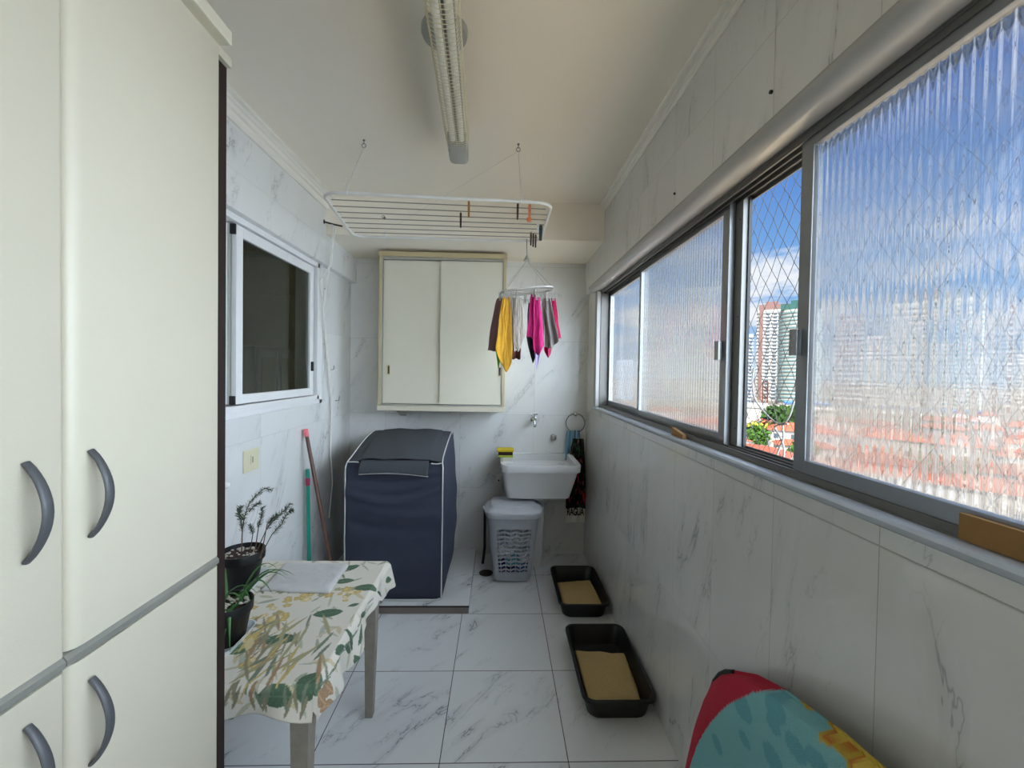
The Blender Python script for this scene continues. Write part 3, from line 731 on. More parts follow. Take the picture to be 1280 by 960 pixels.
tube(b, [Vector((mx1-.002, my0-.002, mz0+.014)), Vector((mx1+.012, my0+.05, mz0+.018)), Vector((mx1+.02, my0+.15, mz0+.03))], .003, 8)
obj('piping', b, M['piping'], wm)
b = BM(); zf = ztf-.006
tube(b, [Vector((mx0+.01, my0+.008, zf)), Vector((mx0+.05, my0+.008, zf+.001)), Vector((mx0+.082, my0+.008, zf-.001))], .0035, 8)
tube(b, [Vector((mx1-.012, my0+.006, zf-.002)), Vector((mx1-.045, my0+.006, zf-.007)), Vector((mx1-.078, my0+.006, zf-.004))], .0035, 8)
P = []
for k in range(15):
    s = k/14; q = at(448.5+(535-448.5)*s, 592.8+(595.8-592.8)*s-2.6*math.sin(PI*s), Y=my0-.028); P.append(q)
tube(b, P, .0036, 8); obj('flap_piping', b, M['piping'], wm)
b = BM()
def fflap(i, j):
    xa = at(448.5, 592, Y=my0-.02).x; xb = at(535, 595, Y=my0-.02).x
    x = xa+(xb-xa)*i; zb = P[min(14, int(i*14))].z
    s = i*14-int(i*14); k_ = int(i*14)
    if k_ < 14: zb = P[k_].z*(1-s)+P[k_+1].z*s
    return Vector((x, my0-.030+.046*j**2, zb+(ztf+.006-zb)*j))
grid(b, fflap, 28, 6); obj('cover_flap', b, M['covertop'], wm, solid=.0025)
for x in (mx0+.05, mx1-.05):
    for y in (my0+.05, my1-.07):
        b = BM(); lathe(b, [(.02, mz0-.001), (.02, mz0+.012), (.012, mz0+.02)], (x, y, 0), 12); obj('foot', b, M['rubber'], wm)

# ------------------------------------------------------------------ laundry sink
sk = thing('laundry_sink', 'white wall-hung laundry sink below the tap on the back wall', 'sink', (.32, 3.24, .55))
SX0, SX1, SY0, SY1 = .02, .61, 3.0, 3.478
def sloop(z, ins, r, bulge=0., n=6):
    pts = []
    cx, cy = (SX0+SX1)/2, (SY0+SY1)/2; hx, hy = (SX1-SX0)/2-ins, (SY1-SY0)/2
    y0, y1 = SY0+ins, SY1-min(ins, .03) if ins else SY1
    hy = (y1-y0)/2; cy = (y0+y1)/2
    for (sx, sy, a0) in ((1, 1, 0), (-1, 1, 90), (-1, -1, 180), (1, -1, 270)):
        rr = r if sy < 0 else min(r, .02)
        for k in range(n+1):
            a = math.radians(a0+90*k/n); x = cx+sx*(hx-rr)+rr*math.cos(a); y = cy+sy*(hy-rr)+rr*math.sin(a)
            if sy < 0: y -= bulge*(1-((x-cx)/hx)**2)
            pts.append(Vector((x, y, z)))
    return pts
b = BM()
loft(b, [sloop(.792, .004, .06, .015), sloop(.838, 0, .065, .02), sloop(.846, .004, .06, .02), sloop(.847, .03, .05, .018), sloop(.842, .038, .05, .015), sloop(.80, .044, .05, .012), sloop(.70, .055, .06, .01), sloop(.64, .09, .07, .0)], cap0=True)
o = obj('basin', b, M['basin'], sk)
b = BM()
def bl(z, tx0, tx1, ty0): 
    L = []
    for (sx, sy, a0) in ((1, 1, 0), (-1, 1, 90), (-1, -1, 180), (1, -1, 270)):
        for k in range(5):
            a = math.radians(a0+90*k/4); cx, cy, hx, hy, rr = (tx0+tx1)/2, (ty0+3.47)/2, (tx1-tx0)/2, (3.47-ty0)/2, .04
            L.append(Vector((cx+sx*(hx-rr)+rr*math.cos(a), cy+sy*(hy-rr)+rr*math.sin(a), z)))
    return L
loft(b, [bl(.577, .085, .52, 3.09), bl(.588, .07, .535, 3.07), bl(.68, .05, .56, 3.05), bl(.79, .038, .588, 3.02)])
obj('apron', b, M['basin'], sk)
# washboard steps seen inside, plus rim plate at left where the sponge sits
b = BM(); box(b, SX0+.012, SX0+.10, SY0+.10, SY1-.004, .835, .853); obj('soap_ledge', b, M['basin'], sk, smooth=False, bevel=.006)
b = BM()
for k in range(5): tube(b, [(.42+.01*k, 3.12+.045*k, .70+.012*k), (.565, 3.12+.045*k, .735+.012*k)], .008, 8)
obj('washboard_ribs', b, M['basin'], sk)
b = BM(); lathe(b, [(0, .668), (.018, .668), (.02, .662), (.02, .645)], (.33, 3.22, 0), 16); tag(obj('sink_plug', b, M['cl_purple']), 'small dark blue plug lying in the laundry sink', 'plug')
b = BM(); c = Vector((.475, 3.10, .80))
for k in range(7):
    tube(b, [c+Vector(((.05-.004*k)*math.cos(a), (.035-.003*k)*math.sin(a), .006*k+.004*math.sin(3*a+k))) for a in [2*PI*i/18 for i in range(18)]], .0035, 5, closed=True)
tag(obj('scouring_pad', b, M['cl_white']), 'crumpled whitish scouring cloth at the front right inside the sink', 'cloth')
# pedestal / waste column
ped = BM(); loft(ped, [rrect(.275, 3.36, .085, .11, .03, z) for z in (.0,)] + [rrect(.275, 3.36, .088, .112, .03, .25), rrect(.275, 3.36, .10, .112, .03, .58)])
obj('pedestal', ped, M['basin'], sk)
b = BM(); lathe(b, [(.008, 3.478), (.008, 3.47), (0, 3.469)], (.005, 0, .62), 10, 'y')
for dz in (0, -.07): pass
box(b, -.012, .035, 3.455, 3.479, .50, .66); obj('bracket', b, M['white_pl'], sk, smooth=False, bevel=.003)
b = BM(); lathe(b, [(.007, 3.456), (.007, 3.45), (0, 3.449)], (.01, 0, .62), 10, 'y'); obj('bolt', b, M['rubber'], sk)
# sponge brush on the rim corner
sp = at(627, 567, Y=3.30)
t = thing('scrub_brush', 'yellow and dark scrubbing sponge on the left corner of the sink', 'sponge', (.055, 3.28, .853))
boxobj('pad', (.0, .12, 3.24, 3.33, .8535, .868), M['green'], t, .004); boxobj('bristles', (.004, .116, 3.243, 3.327, .868, .895), M['bristle'], t, .004)
boxobj('handle', (-.008, .124, 3.235, 3.335, .895, .916), M['yellow'], t, .007)
# tap
tp = at(667, 524, Y=YB); t = thing('wall_tap', 'small chrome tap on the back wall above the sink', 'tap', (tp.x, YB, tp.z))
b = BM(); lathe(b, [(0, YB-.002), (.024, YB-.001), (.024, YB-.004), (.012, YB-.010), (.011, YB-.05), (.015, YB-.055), (.015, YB-.075), (.010, YB-.08), (.009, YB-.10)], (tp.x, 0, tp.z), 16, 'y')
tube(b, [(tp.x, YB-.095, tp.z+.002), (tp.x, YB-.115, tp.z-.004), (tp.x, YB-.122, tp.z-.02), (tp.x, YB-.122, tp.z-.05)], .010, 12)
tube(b, [(tp.x, YB-.065, tp.z), (tp.x, YB-.065, tp.z+.045)], [.010, .006], 12); obj('body', b, M['chrome'], t)
b = BM(); tube(b, [(tp.x-.026, YB-.065, tp.z+.05), (tp.x-.012, YB-.065, tp.z+.047), (tp.x, YB-.065, tp.z+.046), (tp.x+.012, YB-.065, tp.z+.047), (tp.x+.026, YB-.065, tp.z+.05)], [.006, .004, .005, .004, .006], 10); obj('handle', b, M['chrome'], t)
vp = at(692, 546, Y=YB); t = thing('water_valve', 'round chrome valve knob to the right of the tap', 'valve', (vp.x, YB, vp.z))
b = BM(); lathe(b, [(0, YB-.001), (.026, YB-.001), (.026, YB-.004), (.014, YB-.012), (.010, YB-.03)], (vp.x, 0, vp.z), 20, 'y'); obj('flange', b, M['chrome'], t)
b = BM(); lathe(b, [(.014, YB-.028), (.020, YB-.034), (.021, YB-.048), (.016, YB-.056), (0, YB-.058)], (vp.x, 0, vp.z), 8, 'y'); obj('knob', b, M['chrome'], t)
# towel ring + towels
rp = at(719, 517, Y=YB); t = thing('towel_ring', 'pale ring towel holder beside the window corner', 'towel ring', (rp.x, YB, rp.z))
b = BM(); lathe(b, [(0, YB-.001), (.017, YB-.001), (.019, YB-.012), (.018, YB-.034), (.010, YB-.042), (0, YB-.043)], (rp.x, 0, rp.z), 18, 'y'); obj('mount', b, M['chrome'], t)
rcx = Vector((rp.x-.002, YB-.03, rp.z-.075))
b = BM(); tube(b, [rcx+Vector((.078*math.cos(a), 0, .078*math.sin(a))) for a in [2*PI*i/36 for i in range(36)]], .0042, 8, closed=True); obj('ring', b, M['alu_light'], t)
ztw = rcx.z-.06
def hang(name, x0, x1, z0, z1, xt0, xt1, mat, label, y, seed, colf=None, folds=3, amp=.012):
    b = BM(); rr = random.Random(seed); ph = rr.random()*6
    def f(i, j):
        e = min(1, (1-j)*1.0); 
        s = 1-j; w0 = xt0+(x0-xt0)*min(1, s*1.8)**.7; w1 = xt1+(x1-xt1)*min(1, s*1.8)**.7
        return Vector((w0+(w1-w0)*i, y+amp*math.sin(folds*2*PI*i+ph+s)*(.4+.6*s)+.002*math.sin(20*i), z0+(z1-z0)*j+.004*math.sin(7*i+ph)*s))
    if colf: grid(b, f, 60, 120, col=lambda i, j: colf(i, j))
    else: grid(b, f, 30, 20)
    return tag(obj(name, b, mat, solid=.003), label, 'towel', 'cloths on the towel ring')
a0 = at(708, 538, Y=YB-.03); a1 = at(708, 575, Y=YB-.03)
xl, xr_ = at(707, 540, Y=3.45).x, at(730, 540, Y=3.45).x
hang('hand_towel', xl-.004, xr_-.03, a1.z, ztw, xl+.01, xr_-.04, M['bluestripe'], 'pale blue striped hand towel hanging from the towel ring', YB-.036, 3)
def floral(i, j):
    v = j*1.0; n1 = mnoise.noise(Vector((i*9, j*14, 1.3))); n2 = mnoise.noise(Vector((i*13, j*22, 7.7)))
    if v < .175: return S(236, 234, 228)
    if n1 > .40: return S(170, 46, 40) if j < .8 else S(40, 110, 44)
    if n2 > .46: return S(150, 90, 80)
    if n2 < -.45: return S(28, 74, 34)
    return S(14, 14, 15)
fz0 = at(720, 652, Y=3.43).z; fz1 = at(722, 548, Y=3.43).z
fx0, fx1 = at(706.5, 640, Y=3.43).x, at(735, 640, Y=3.43).x
fx1 = min(fx1, .722)
ft = hang('printed_towel', fx0, fx1, fz0, fz1, at(716, 550, Y=3.43).x, at(729, 550, Y=3.43).x, M['black_floral'], 'black floral towel with a lettered white band, hanging under the ring', 3.415, 5, floral, 2, .007)
tc = bpy.data.curves.new('lettering', 'FONT'); tc.body = 'RAGU\u00c1'; tc.size = .075; tc.extrude = .0006; tc.align_x = 'CENTER'; tc.space_character = .92; tc.offset = .0018
tmp = bpy.data.objects.new('lettering', tc); COL.objects.link(tmp); bpy.context.view_layer.update()
me = bpy.data.meshes.new_from_object(tmp.evaluated_get(bpy.context.evaluated_depsgraph_get())); bpy.data.objects.remove(tmp)
xs = [v.co.x for v in me.vertices]; wtxt = max(xs)-min(xs); xm = (max(xs)+min(xs))/2; tw_ = (fx1-fx0)*.86
zt = at(721, 643.5, Y=3.41).z; ft_loc = Vector(ft.location)
for v in me.vertices:
    x = (v.co.x-xm)/wtxt*tw_+(fx0+fx1)/2; z = v.co.y*1.12+zt; v.co = Vector((x, 3.402-v.co.z-.002, z))-ft_loc
me.materials.append(M['black_pl']); lo = bpy.data.objects.new('lettering', me); COL.objects.link(lo); lo.parent = ft; lo['label'] = 'black letters printed on the white band'

# ------------------------------------------------------------------ laundry basket
bx, by = .118, 3.085
bk = thing('laundry_basket', 'grey translucent latticed laundry basket with lid, under the sink', 'basket', (bx, by, 0))
def blp(z, k=None):
    s = z/.50; hx = .130+.058*s; hy = .095+.05*s; return hx, hy
b = BM(); N = 4*30; nz = 100
cols = []
def perim(u, z):
    hx, hy = blp(z); r_ = .05
    # superellipse perimeter, flat faces
    a = 2*PI*u; e = 5.0; c_, s_ = math.cos(a), math.sin(a)
    d = (abs(c_/hx)**e+abs(s_/hy)**e)**(-1/e)
    return Vector((bx+d*c_, by+d*s_, z))
def u_of(face, s):  # angle parameter for a point on the front at fraction s of width
    return 0
us = [k/160 for k in range(160)]
# place columns evenly in x along front/back: resample by arc length
P0 = [perim(k/2000, .3) for k in range(2000)]; L = [0]
for k in range(1, 2001): L.append(L[-1]+(P0[k % 2000]-P0[k-1]).length)
NU = 130; us = []
j = 0
for k in range(NU):
    tgt = L[-1]*k/NU
    while L[j+1] < tgt: j += 1
    us.append((j+(tgt-L[j])/(L[j+1]-L[j]+1e-12))/2000)
zs = [.02+.46*k/76 for k in range(77)]
V = []
for k in range(NU):
    col_ = []
    for z in zs:
        k5 = k % 5; sg = 1 if (k//5) % 2 else -1; env = max(0, min(1, (z-.06)/.03, (.44-z)/.03)); zz = z + sg*.0035*(k5-2.5)*env*(0 if k5 == 0 else 1)
        col_.append(b.verts.new(perim(us[k], zz)))
    V.append(col_)
for k in range(NU):
    for q in range(76):
        z = zs[q]; p = perim(us[(k)], z)
        front = p.y < by-.06 and abs(p.x-bx) < (.095+.035*z/.5)
        side = abs(p.x-bx) > .11+.05*z/.5 and abs(p.y-by) < .05
        back = p.y > by+.06 and abs(p.x-bx) < .11
        hole = (front or side or back) and .085 < z < .405 and (k % 5) != 0 and (q % 5) < 3
        if not hole: b.faces.new((V[k][q], V[(k+1) % NU][q], V[(k+1) % NU][q+1], V[k][q+1]))
b.faces.new([V[k][0] for k in range(NU)][::-1])
obj('body', b, M['basket'], bk, solid=.003)
def bl2(z, ex, n=48): return [perim(k/n, min(z, .5))*1 + (perim(k/n, min(z, .5))-Vector((bx, by, min(z, .5)))).normalized()*ex + Vector((0, 0, z-min(z, .5))) for k in range(n)]
b = BM(); loft(b, [bl2(.482, .002), bl2(.482, .014), bl2(.505, .018), bl2(.512, .012), bl2(.512, -.004), bl2(.500, -.006), bl2(.482, -.003)], closed=True, cap0=False, cap1=False)
obj('rim', b, M['lid'], bk)
b = BM(); loft(b, [bl2(.506, .020), bl2(.520, .021), bl2(.532, .012), bl2(.540, -.010), bl2(.548, -.022), bl2(.560, -.028), bl2(.564, -.045), bl2(.563, -.08)]); ld = obj('lid', b, M['lid'], bk)
b = BM(); lathe(b, [(0, .0), (.03, .0), (.034, -.004)], (0, 0, 0), 20)
for v in b.verts: v.co = Vector((bx+.01+v.co.x*1.1, by-.118+v.co.y*.25, .548+v.co.z)) 
obj('finger_slot', b, M['lampgrey'], ld)
for sx in (-1, 1):
    b = BM(); tube(b, [(bx+sx*.19, by-.04, .50), (bx+sx*.212, by-.035, .515), (bx+sx*.216, by, .522), (bx+sx*.212, by+.035, .515), (bx+sx*.19, by+.04, .50)], .006, 8); obj('handle', b, M['lid'], bk)
def crumple(c, r, mat, label, seed, sq=(1, 1, .7)):
    b = BM(); bmesh.ops.create_icosphere(b, subdivisions=4, radius=1)
    for v in b.verts:
        n_ = v.co.normalized(); d = 1+.35*mnoise.noise(n_*2.1+Vector((seed, 0, 0)))+.20*mnoise.noise(n_*6+Vector((0, seed, 0)))+.1*mnoise.noise(n_*13+Vector((0, 0, seed)))
        v.co = Vector((n_.x*sq[0], n_.y*sq[1], n_.z*sq[2]))*d*r+Vector(c)
    return tag(obj('crumpled_laundry', b, mat), label, 'laundry', 'dirty laundry inside the basket')
crumple((bx+.02, by-.03, .30), .085, M['cl_white'], 'crumpled white cloth in the middle of the laundry basket', 1)
crumple((bx-.07, by-.02, .22), .075, M['cl_white'], 'crumpled white cloth at the left inside the laundry basket', 2)
crumple((bx+.085, by-.03, .17), .058, M['cl_white'], 'crumpled white cloth low at the right of the laundry basket', 3)
crumple((bx+.01, by-.04, .155), .062, M['cl_teal'], 'teal cloth near the bottom of the laundry basket', 4)
crumple((bx-.04, by-.01, .085), .075, M['cl_purple'], 'dark purple cloth lying at the bottom of the laundry basket', 5, (1, .8, .6))
crumple((bx+.075, by-.0, .075), .055, M['cl_blue'], 'blue cloth at the bottom right of the laundry basket', 6, (1, 1, .7))
# drain and hose left of the basket
b = BM(); tube(b, [(-.098, 3.40, .42), (-.096, 3.40, .20), (-.094, 3.37, .10), (-.10, 3.30, .05), (-.105, 3.27, .0125)], .011, 10)
tag(obj('drain_hose', b, M['rubber']), 'black drain hose running down behind the laundry basket', 'hose')
b = BM(); lathe(b, [(0, 0.001), (.05, .001), (.052, .004), (.047, .006), (0, .006)], (-.075, 3.14, 0), 24)
for k in range(5): box(b, -.11+.017*k, -.106+.017*k, 3.115, 3.165, .006, .0065)
tag(obj('floor_drain', b, M['slot']), 'dark floor drain between the plinth and the basket', 'drain')

# ------------------------------------------------------------------ litter trays
def tray(x0, x1, y0, y1, h, label, seed, sandpx):
    t = thing('litter_tray', label, 'litter tray', ((x0+x1)/2, (y0+y1)/2, 0), 'litter trays on the floor')
    cx, cy, hx, hy = (x0+x1)/2, (y0+y1)/2, (x1-x0)/2, (y1-y0)/2
    b = BM(); loft(b, [rrect(cx, cy, hx-.035, hy-.04, .05, .0), rrect(cx, cy, hx-.030, hy-.034, .05, .006), rrect(cx, cy, hx-.014, hy-.016, .05, h-.012), rrect(cx, cy, hx, hy-.001, .05, h-.014), rrect(cx, cy, hx, hy, .05, h-.004), rrect(cx, cy, hx-.004, hy-.004, .047, h),
                        rrect(cx, cy, hx-.012, hy-.012, .045, h-.001), rrect(cx, cy, hx-.018, hy-.020, .045, h-.012), rrect(cx, cy, hx-.034, hy-.038, .042, .012), rrect(cx, cy, hx-.045, hy-.05, .04, .006)])
    obj('tray', b, M['black_pl'], t)
    A_, B_, C_, D_ = [at(px_, py_, Z=.034) for px_, py_ in sandpx]  # far-left, far-right, near-right, near-left
    b = BM()
    def f(i, j):
        p = A_.lerp(B_, i).lerp(D_.lerp(C_, i), j)
        e = min(i, 1-i, j, 1-j); z = .0085+.026*min(1, e*14)**.6+.003*mnoise.noise(Vector((i*7, j*7, seed)))
        w = .006*mnoise.noise(Vector((i*5, j*5, seed+4)))
        z = .012+.022*min(1, e*14)**.6+.003*mnoise.noise(Vector((i*7, j*7, seed)))
        return Vector((min(max(p.x+w, x0+.044), x1-.03), p.y+w, z))
    grid(b, f, 60, 60)
    o = tag(obj('litter_sand', b, M['sand']), 'bed of pale yellow litter in the '+('farther' if seed == 1 else 'nearer')+' black tray', 'litter', 'litter beds'); o['kind'] = 'stuff'
    return t
tray(.392, .715, 2.535, 3.06, .1, 'black litter tray farther away, by the sink end', 1, [(695.5, 726), (738, 723), (757, 757), (703, 757)])
tray(.388, .716, 1.775, 2.34, .105, 'black litter tray nearer the camera, in front of the other tray', 2, [(712, 809), (785, 814), (802, 874), (726, 874)])

# ------------------------------------------------------------------ brooms and hoses on the left wall
def broom(p0, p1, r, mat, label, caps, headmat, floor_z=.0):
    p0, p1 = Vector(p0), Vector(p1); t = thing('broom', label, 'broom', (p0.x, p0.y, floor_z), 'broom handles in the corner')
    b = BM(); tube(b, [p0.lerp(p1, k/6) for k in range(7)], r, 14); obj('stick', b, mat, t)
    d = (p1-p0).normalized()
    for (s0, s1, rr, mm) in caps:
        b = BM(); tube(b, [p1-d*s0, p1-d*(s0+(s1-s0)*.1), p1-d*(s0+(s1-s0)*.9), p1-d*s1], [rr*.85, rr, rr, rr*.96], 14); obj('cap' if s0 <= 0 else 'band', b, M[mm], t)
    b = BM(); x, y, z = p0; loft(b, [[(x+sx*w, y+sy*d_, zz) for sx, sy in ((-1, -1), (1, -1), (1, 1), (-1, 1))] for w, d_, zz in ((.022, .13, floor_z+.001), (.020, .12, floor_z+.03), (.016, .10, z-.005))])
    obj('brush_head', b, headmat, t, smooth=False)
pa = at(384.5, 587, X=-1.19); broom((-1.165, pa.y-.01, .055), (pa.x, pa.y, pa.z), .0115, M['teal'], 'teal broom handle with a magenta band, standing upright', [(-.003, .045, .0125, 'teal'), (.05, .10, .0128, 'magenta')], M['cl_black'])
pb = at(382, 537, X=-1.193); pc = at(412, 697, Y=2.57)
dd = (pc-pb); s_ = (pb.z-.055)/(pb.z-pc.z); pe = pb+dd*s_
broom((min(pe.x, -.86), min(pe.y, 2.54), .055), (pb.x, pb.y, pb.z), .0115, M['brown_stick'], 'brown wooden broom handle with a pink cap, leaning on the wall', [(-.004, .045, .0145, 'pinkcap')], M['cl_black'])
# white conduits / cords of the airing line on the left wall
py_ = 3.03
t = thing('line_pulley', 'small metal pulley bracket high on the left wall', 'pulley', (XL+.03, 3.0, 2.4))
q1, q2 = at(404, 277, Y=2.83), at(429, 284, Y=2.83)
q1.x = -1.168
b = BM(); tube(b, [q1, q1.lerp(q2, .5), q2+Vector((0, -.02, 0))], .006, 6)
tube(b, [q1+Vector((0, 0, -.012)), q1+Vector((0, 0, .012))], .006, 8); obj('bracket', b, M['slot'], t)
b = BM(); lathe(b, [(0, -.004), (.012, -.004), (.009, 0), (.012, .004), (0, .004)], q1.lerp(q2, .45)+Vector((0, 0, -.01)), 14, 'y'); obj('wheel', b, M['white_pl'], t)
c0 = q1.lerp(q2, .45)+Vector((0, 0, -.02))
lo1 = at(413, 470, X=-1.195); lo2 = at(412, 692, X=-1.195)
cord([c0, (c0.x, c0.y, 2.22), (-1.19, c0.y, 2.1), (-1.193, lo1.y, lo1.z)], 'white pull cord running from the pulley to the wall cleat', .0035)
cord([c0+Vector((.01, .02, 0)), (-1.185, c0.y+.03, 1.9), (-1.195, lo1.y+.025, 1.3), (-1.197, lo1.y+.02, .9), (-1.185, lo1.y+.03, .7), (-1.2, lo1.y+.01, .45)], 'second thicker white cord hanging down past the cleat', .005)
for (x, y, lab) in ((412, 462, 'small wire cord hook on the left wall, the upper one'), (419, 501, 'small wire cord hook on the left wall, the lower one')):
    q = at(x, y, X=XL)
    b = BM(); tube(b, [q+Vector((-.001, 0, 0)), q+Vector((.006, 0, 0)), q+Vector((.008, .05, 0)), q+Vector((.008, .055, .002)), q+Vector((.009, .056, .03))], .0025, 6); tag(obj('cord_hook', b, M['alu_dark']), lab, 'hook')
q = at(406, 361, X=XL); b = BM(); lathe(b, [(0, -.001), (.006, -.001), (.006, .003), (0, .004)], q, 10, 'x'); tag(obj('screw', b, M['rubber']), 'tiny dark screw beside the left window frame', 'screw')
# switch plate
sw0, sw1 = at(303, 564, X=XL), at(322, 584, X=XL)
t = thing('switch_plate', 'cream light switch plate under the left window', 'switch', (XL, (sw0.y+sw1.y)/2, sw1.z))
boxobj('plate', (XL, XL+.008, sw0.y, sw1.y, sw1.z-.004, sw0.z-.002), M['switch'], t, .003)
ym = (sw0.y+sw1.y)/2; zm = (sw0.z+sw1.z)/2
boxobj('rocker', (XL+.008, XL+.012, ym-.012, ym+.012, zm-.022, zm+.022), M['switch'], t, .002)
boxobj('slot', (XL+.012, XL+.0128, ym-.002, ym+.002, zm-.014, zm+.014), M['slot'], t)
q = at(280, 607, X=XL); b = BM(); lathe(b, [(.016, 0), (.016, .008), (.012, .02), (.006, .024), (0, .024)], (XL, q.y, q.z), 16, 'x'); tag(obj('wall_fitting', b, M['white_pl']), 'small white round fitting on the left wall near the cupboard', 'fitting')

# ------------------------------------------------------------------ table with printed cloth
TX0, TX1, TY0, TY1, TZ = -1.19, -.487, 1.145, 1.885, .662
tb = thing('side_table', 'low weathered wooden table below the left window', 'table', ((TX0+TX1)/2, (TY0+TY1)/2, 0))
boxobj('tabletop', (TX0+.004, TX1-.008, TY0+.008, TY1-.004, TZ-.030, TZ-.004), M['tbl'], tb, .003)
b = BM()
box(b, TX0+.05, TX1-.05, TY0+.028, TY0+.048, TZ-.10, TZ-.03); box(b, TX0+.05, TX1-.05, TY1-.048, TY1-.028, TZ-.10, TZ-.03)
box(b, TX0+.028, TX0+.048, TY0+.05, TY1-.05, TZ-.10, TZ-.03); box(b, TX1-.048, TX1-.028, TY0+.05, TY1-.05, TZ-.10, TZ-.03)
obj('apron', b, M['tbl'], tb, smooth=False, bevel=.002)
for (lx, ly) in ((TX0+.045, TY0+.05), (TX1-.052, TY0+.05), (TX0+.045, TY1-.045), (TX1-.052, TY1-.045)):
    b = BM(); lp_ = []
    sgx = 1 if lx > -.8 else -1
    for z, w in ((TZ-.03, .027), (TZ-.14, .026), (0, .016)):
        lp_.append([(lx+sx*w-sgx*(.027-w)*.5, ly+sy*w, z) for sx, sy in ((-1, -1), (1, -1), (1, 1), (-1, 1))])
    loft(b, lp_); obj('leg', b, M['tbl'], tb, smooth=False, bevel=.002)
# printed cloth: painted shapes on the cloth plane (u=x, v=y), the drops continue the plane outwards
SH = []   # (kind, cx, cy, half-length, half-width, angle, colour)
GR, GR2, OL, OL2, MU, MU2, BR = S(74, 100, 78), S(112, 124, 106), S(158, 152, 116), S(136, 130, 104), S(188, 164, 104), S(204, 186, 140), S(158, 128, 98)
def unfold(x, y, mode='top'):
    if mode == 'top': p = at(x, y, Z=TZ); return p.x, p.y
    if mode == 'side': p = at(x, y, X=TX1+.008); return TX1+(TZ-p.z), p.y
    p = at(x, y, Y=TY0-.008); return p.x, TY0-(TZ-p.z)
def leaf(x, y, L_, W_, ang, c_, mode='top'): u, v = unfold(x, y, mode); SH.append(('leaf', u, v, L_, W_, ang, c_))
def blob(x, y, r_, c_, mode='top'): u, v = unfold(x, y, mode); SH.append(('blob', u, v, r_, r_*.8, R.random()*3, c_))
rr = random.Random(11)
for (x, y, L_, a) in ((410, 767, .05, .2), (350, 800, .055, .1), (322, 797, .045, -.2), (457, 735, .05, .1), (430, 727, .04, .2), (435, 711, .05, .6), (298, 812, .05, .2), (442, 757, .02, .5)): leaf(x, y, L_, L_*.5, a, GR if rr.random() < .7 else GR2)
leaf(345, 869, .05, .026, .05, GR, 'front'); leaf(384, 856, .04, .035, 1.2, GR, 'front')
for (x, y) in ((402, 865), (404, 880), (399, 872), (406, 858)): leaf(x, y, .035, .016, .4+rr.random(), BR, 'side')
for (x, y, a) in ((433, 806, 1.0), (437, 795, .2), (425, 812, 1.4), (445, 790, 1.8), (440, 815, .4), (452, 770, 1.2), (470, 745, .9), (482, 722, 1.3)): leaf(x, y, .03, .011, a, GR, 'side')
for k in range(9): leaf(405+k*7, 850-k*12, .03, .003, 1.3+.2*rr.random(), GR2, 'side')
for (cx, cy, n_, sp_) in ((425, 741, 16, 13), (335, 765, 22, 24), (372, 748, 9, 10), (318, 832, 8, 8), (300, 775, 8, 12)):
    for k in range(n_): blob(cx+rr.gauss(0, sp_), cy+rr.gauss(0, sp_*.35), .011+.011*rr.random(), rr.choice((MU, MU2, OL, MU)))
for k in range(60):   # long grass strokes radiating
    x = 300+rr.random()*110; y = 775+rr.random()*70; leaf(x, y, .035+.045*rr.random(), .003+.0045*rr.random(), .9+1.3*rr.random(), rr.choice((OL, OL2, GR2, BR, OL, MU)))
for k in range(16): leaf(285+rr.random()*105, 862+rr.random()*18, .03, .005, 1.2+.8*rr.random(), rr.choice((OL2, GR2, BR)), 'front')
for k in range(18): leaf(290+rr.random()*170, 706+rr.random()*34, .03, .005, rr.random()*3, rr.choice((OL, GR2, OL2)))
for k in range(12): leaf(285+rr.random()*30, 700+rr.random()*110, .035, .012, rr.random()*3, rr.choice((GR2, OL2, MU2)))
SH2 = []
for k in range(150):
    SH2.append(('leaf', TX0+rr.random()*(TX1-TX0+.09), TY0-.07+rr.random()*(TY1-TY0+.07), .018+.03*rr.random(), .003+.006*rr.random(), rr.random()*3, rr.choice((S(182, 178, 152), S(172, 174, 158), S(196, 182, 150), S(158, 160, 140)))))
SH = SH2+SH
def cloth_col(u, v):
    c = S(212, 206, 194)
    for (kd, cx, cy, L_, W_, a, cc) in SH:
        dx, dy = u-cx, v-cy
        if abs(dx) > L_ or abs(dy) > L_: continue
        p = dx*math.cos(a)+dy*math.sin(a); q = -dx*math.sin(a)+dy*math.cos(a)
        if kd == 'leaf':
            s = p/L_
            if abs(s) < 1 and abs(q) < W_*(1-s*s)**.8:
                c = cc
                if W_ > .012 and (abs(q) < .0016 or abs(math.sin((p+abs(q)*.7)*190)) < .12): c = tuple(min(1, x*1.55) for x in cc[:3])+(1,)
        else:
            r_ = math.hypot(p/L_, q/W_)
            if r_ < .95+.15*math.sin(5*math.atan2(q, p)):
                c = cc if r_ > .45 else tuple(min(1, x*1.25) for x in cc[:3])+(1,)
    return c
DF, DS = .075, .085   # drops at the front and the right side
nu, nv = 300, 300
def droplen_front(u): return DF+.008*math.sin(u*23)+.012*max(0, (u-TX1+.18)/.18)
def droplen_side(v): return .085+.03*math.sin(v*14+1.2)+.012*math.sin(v*37)+(.05 if v < TY0+.12 else 0)*(TY0+.12-v)/.12
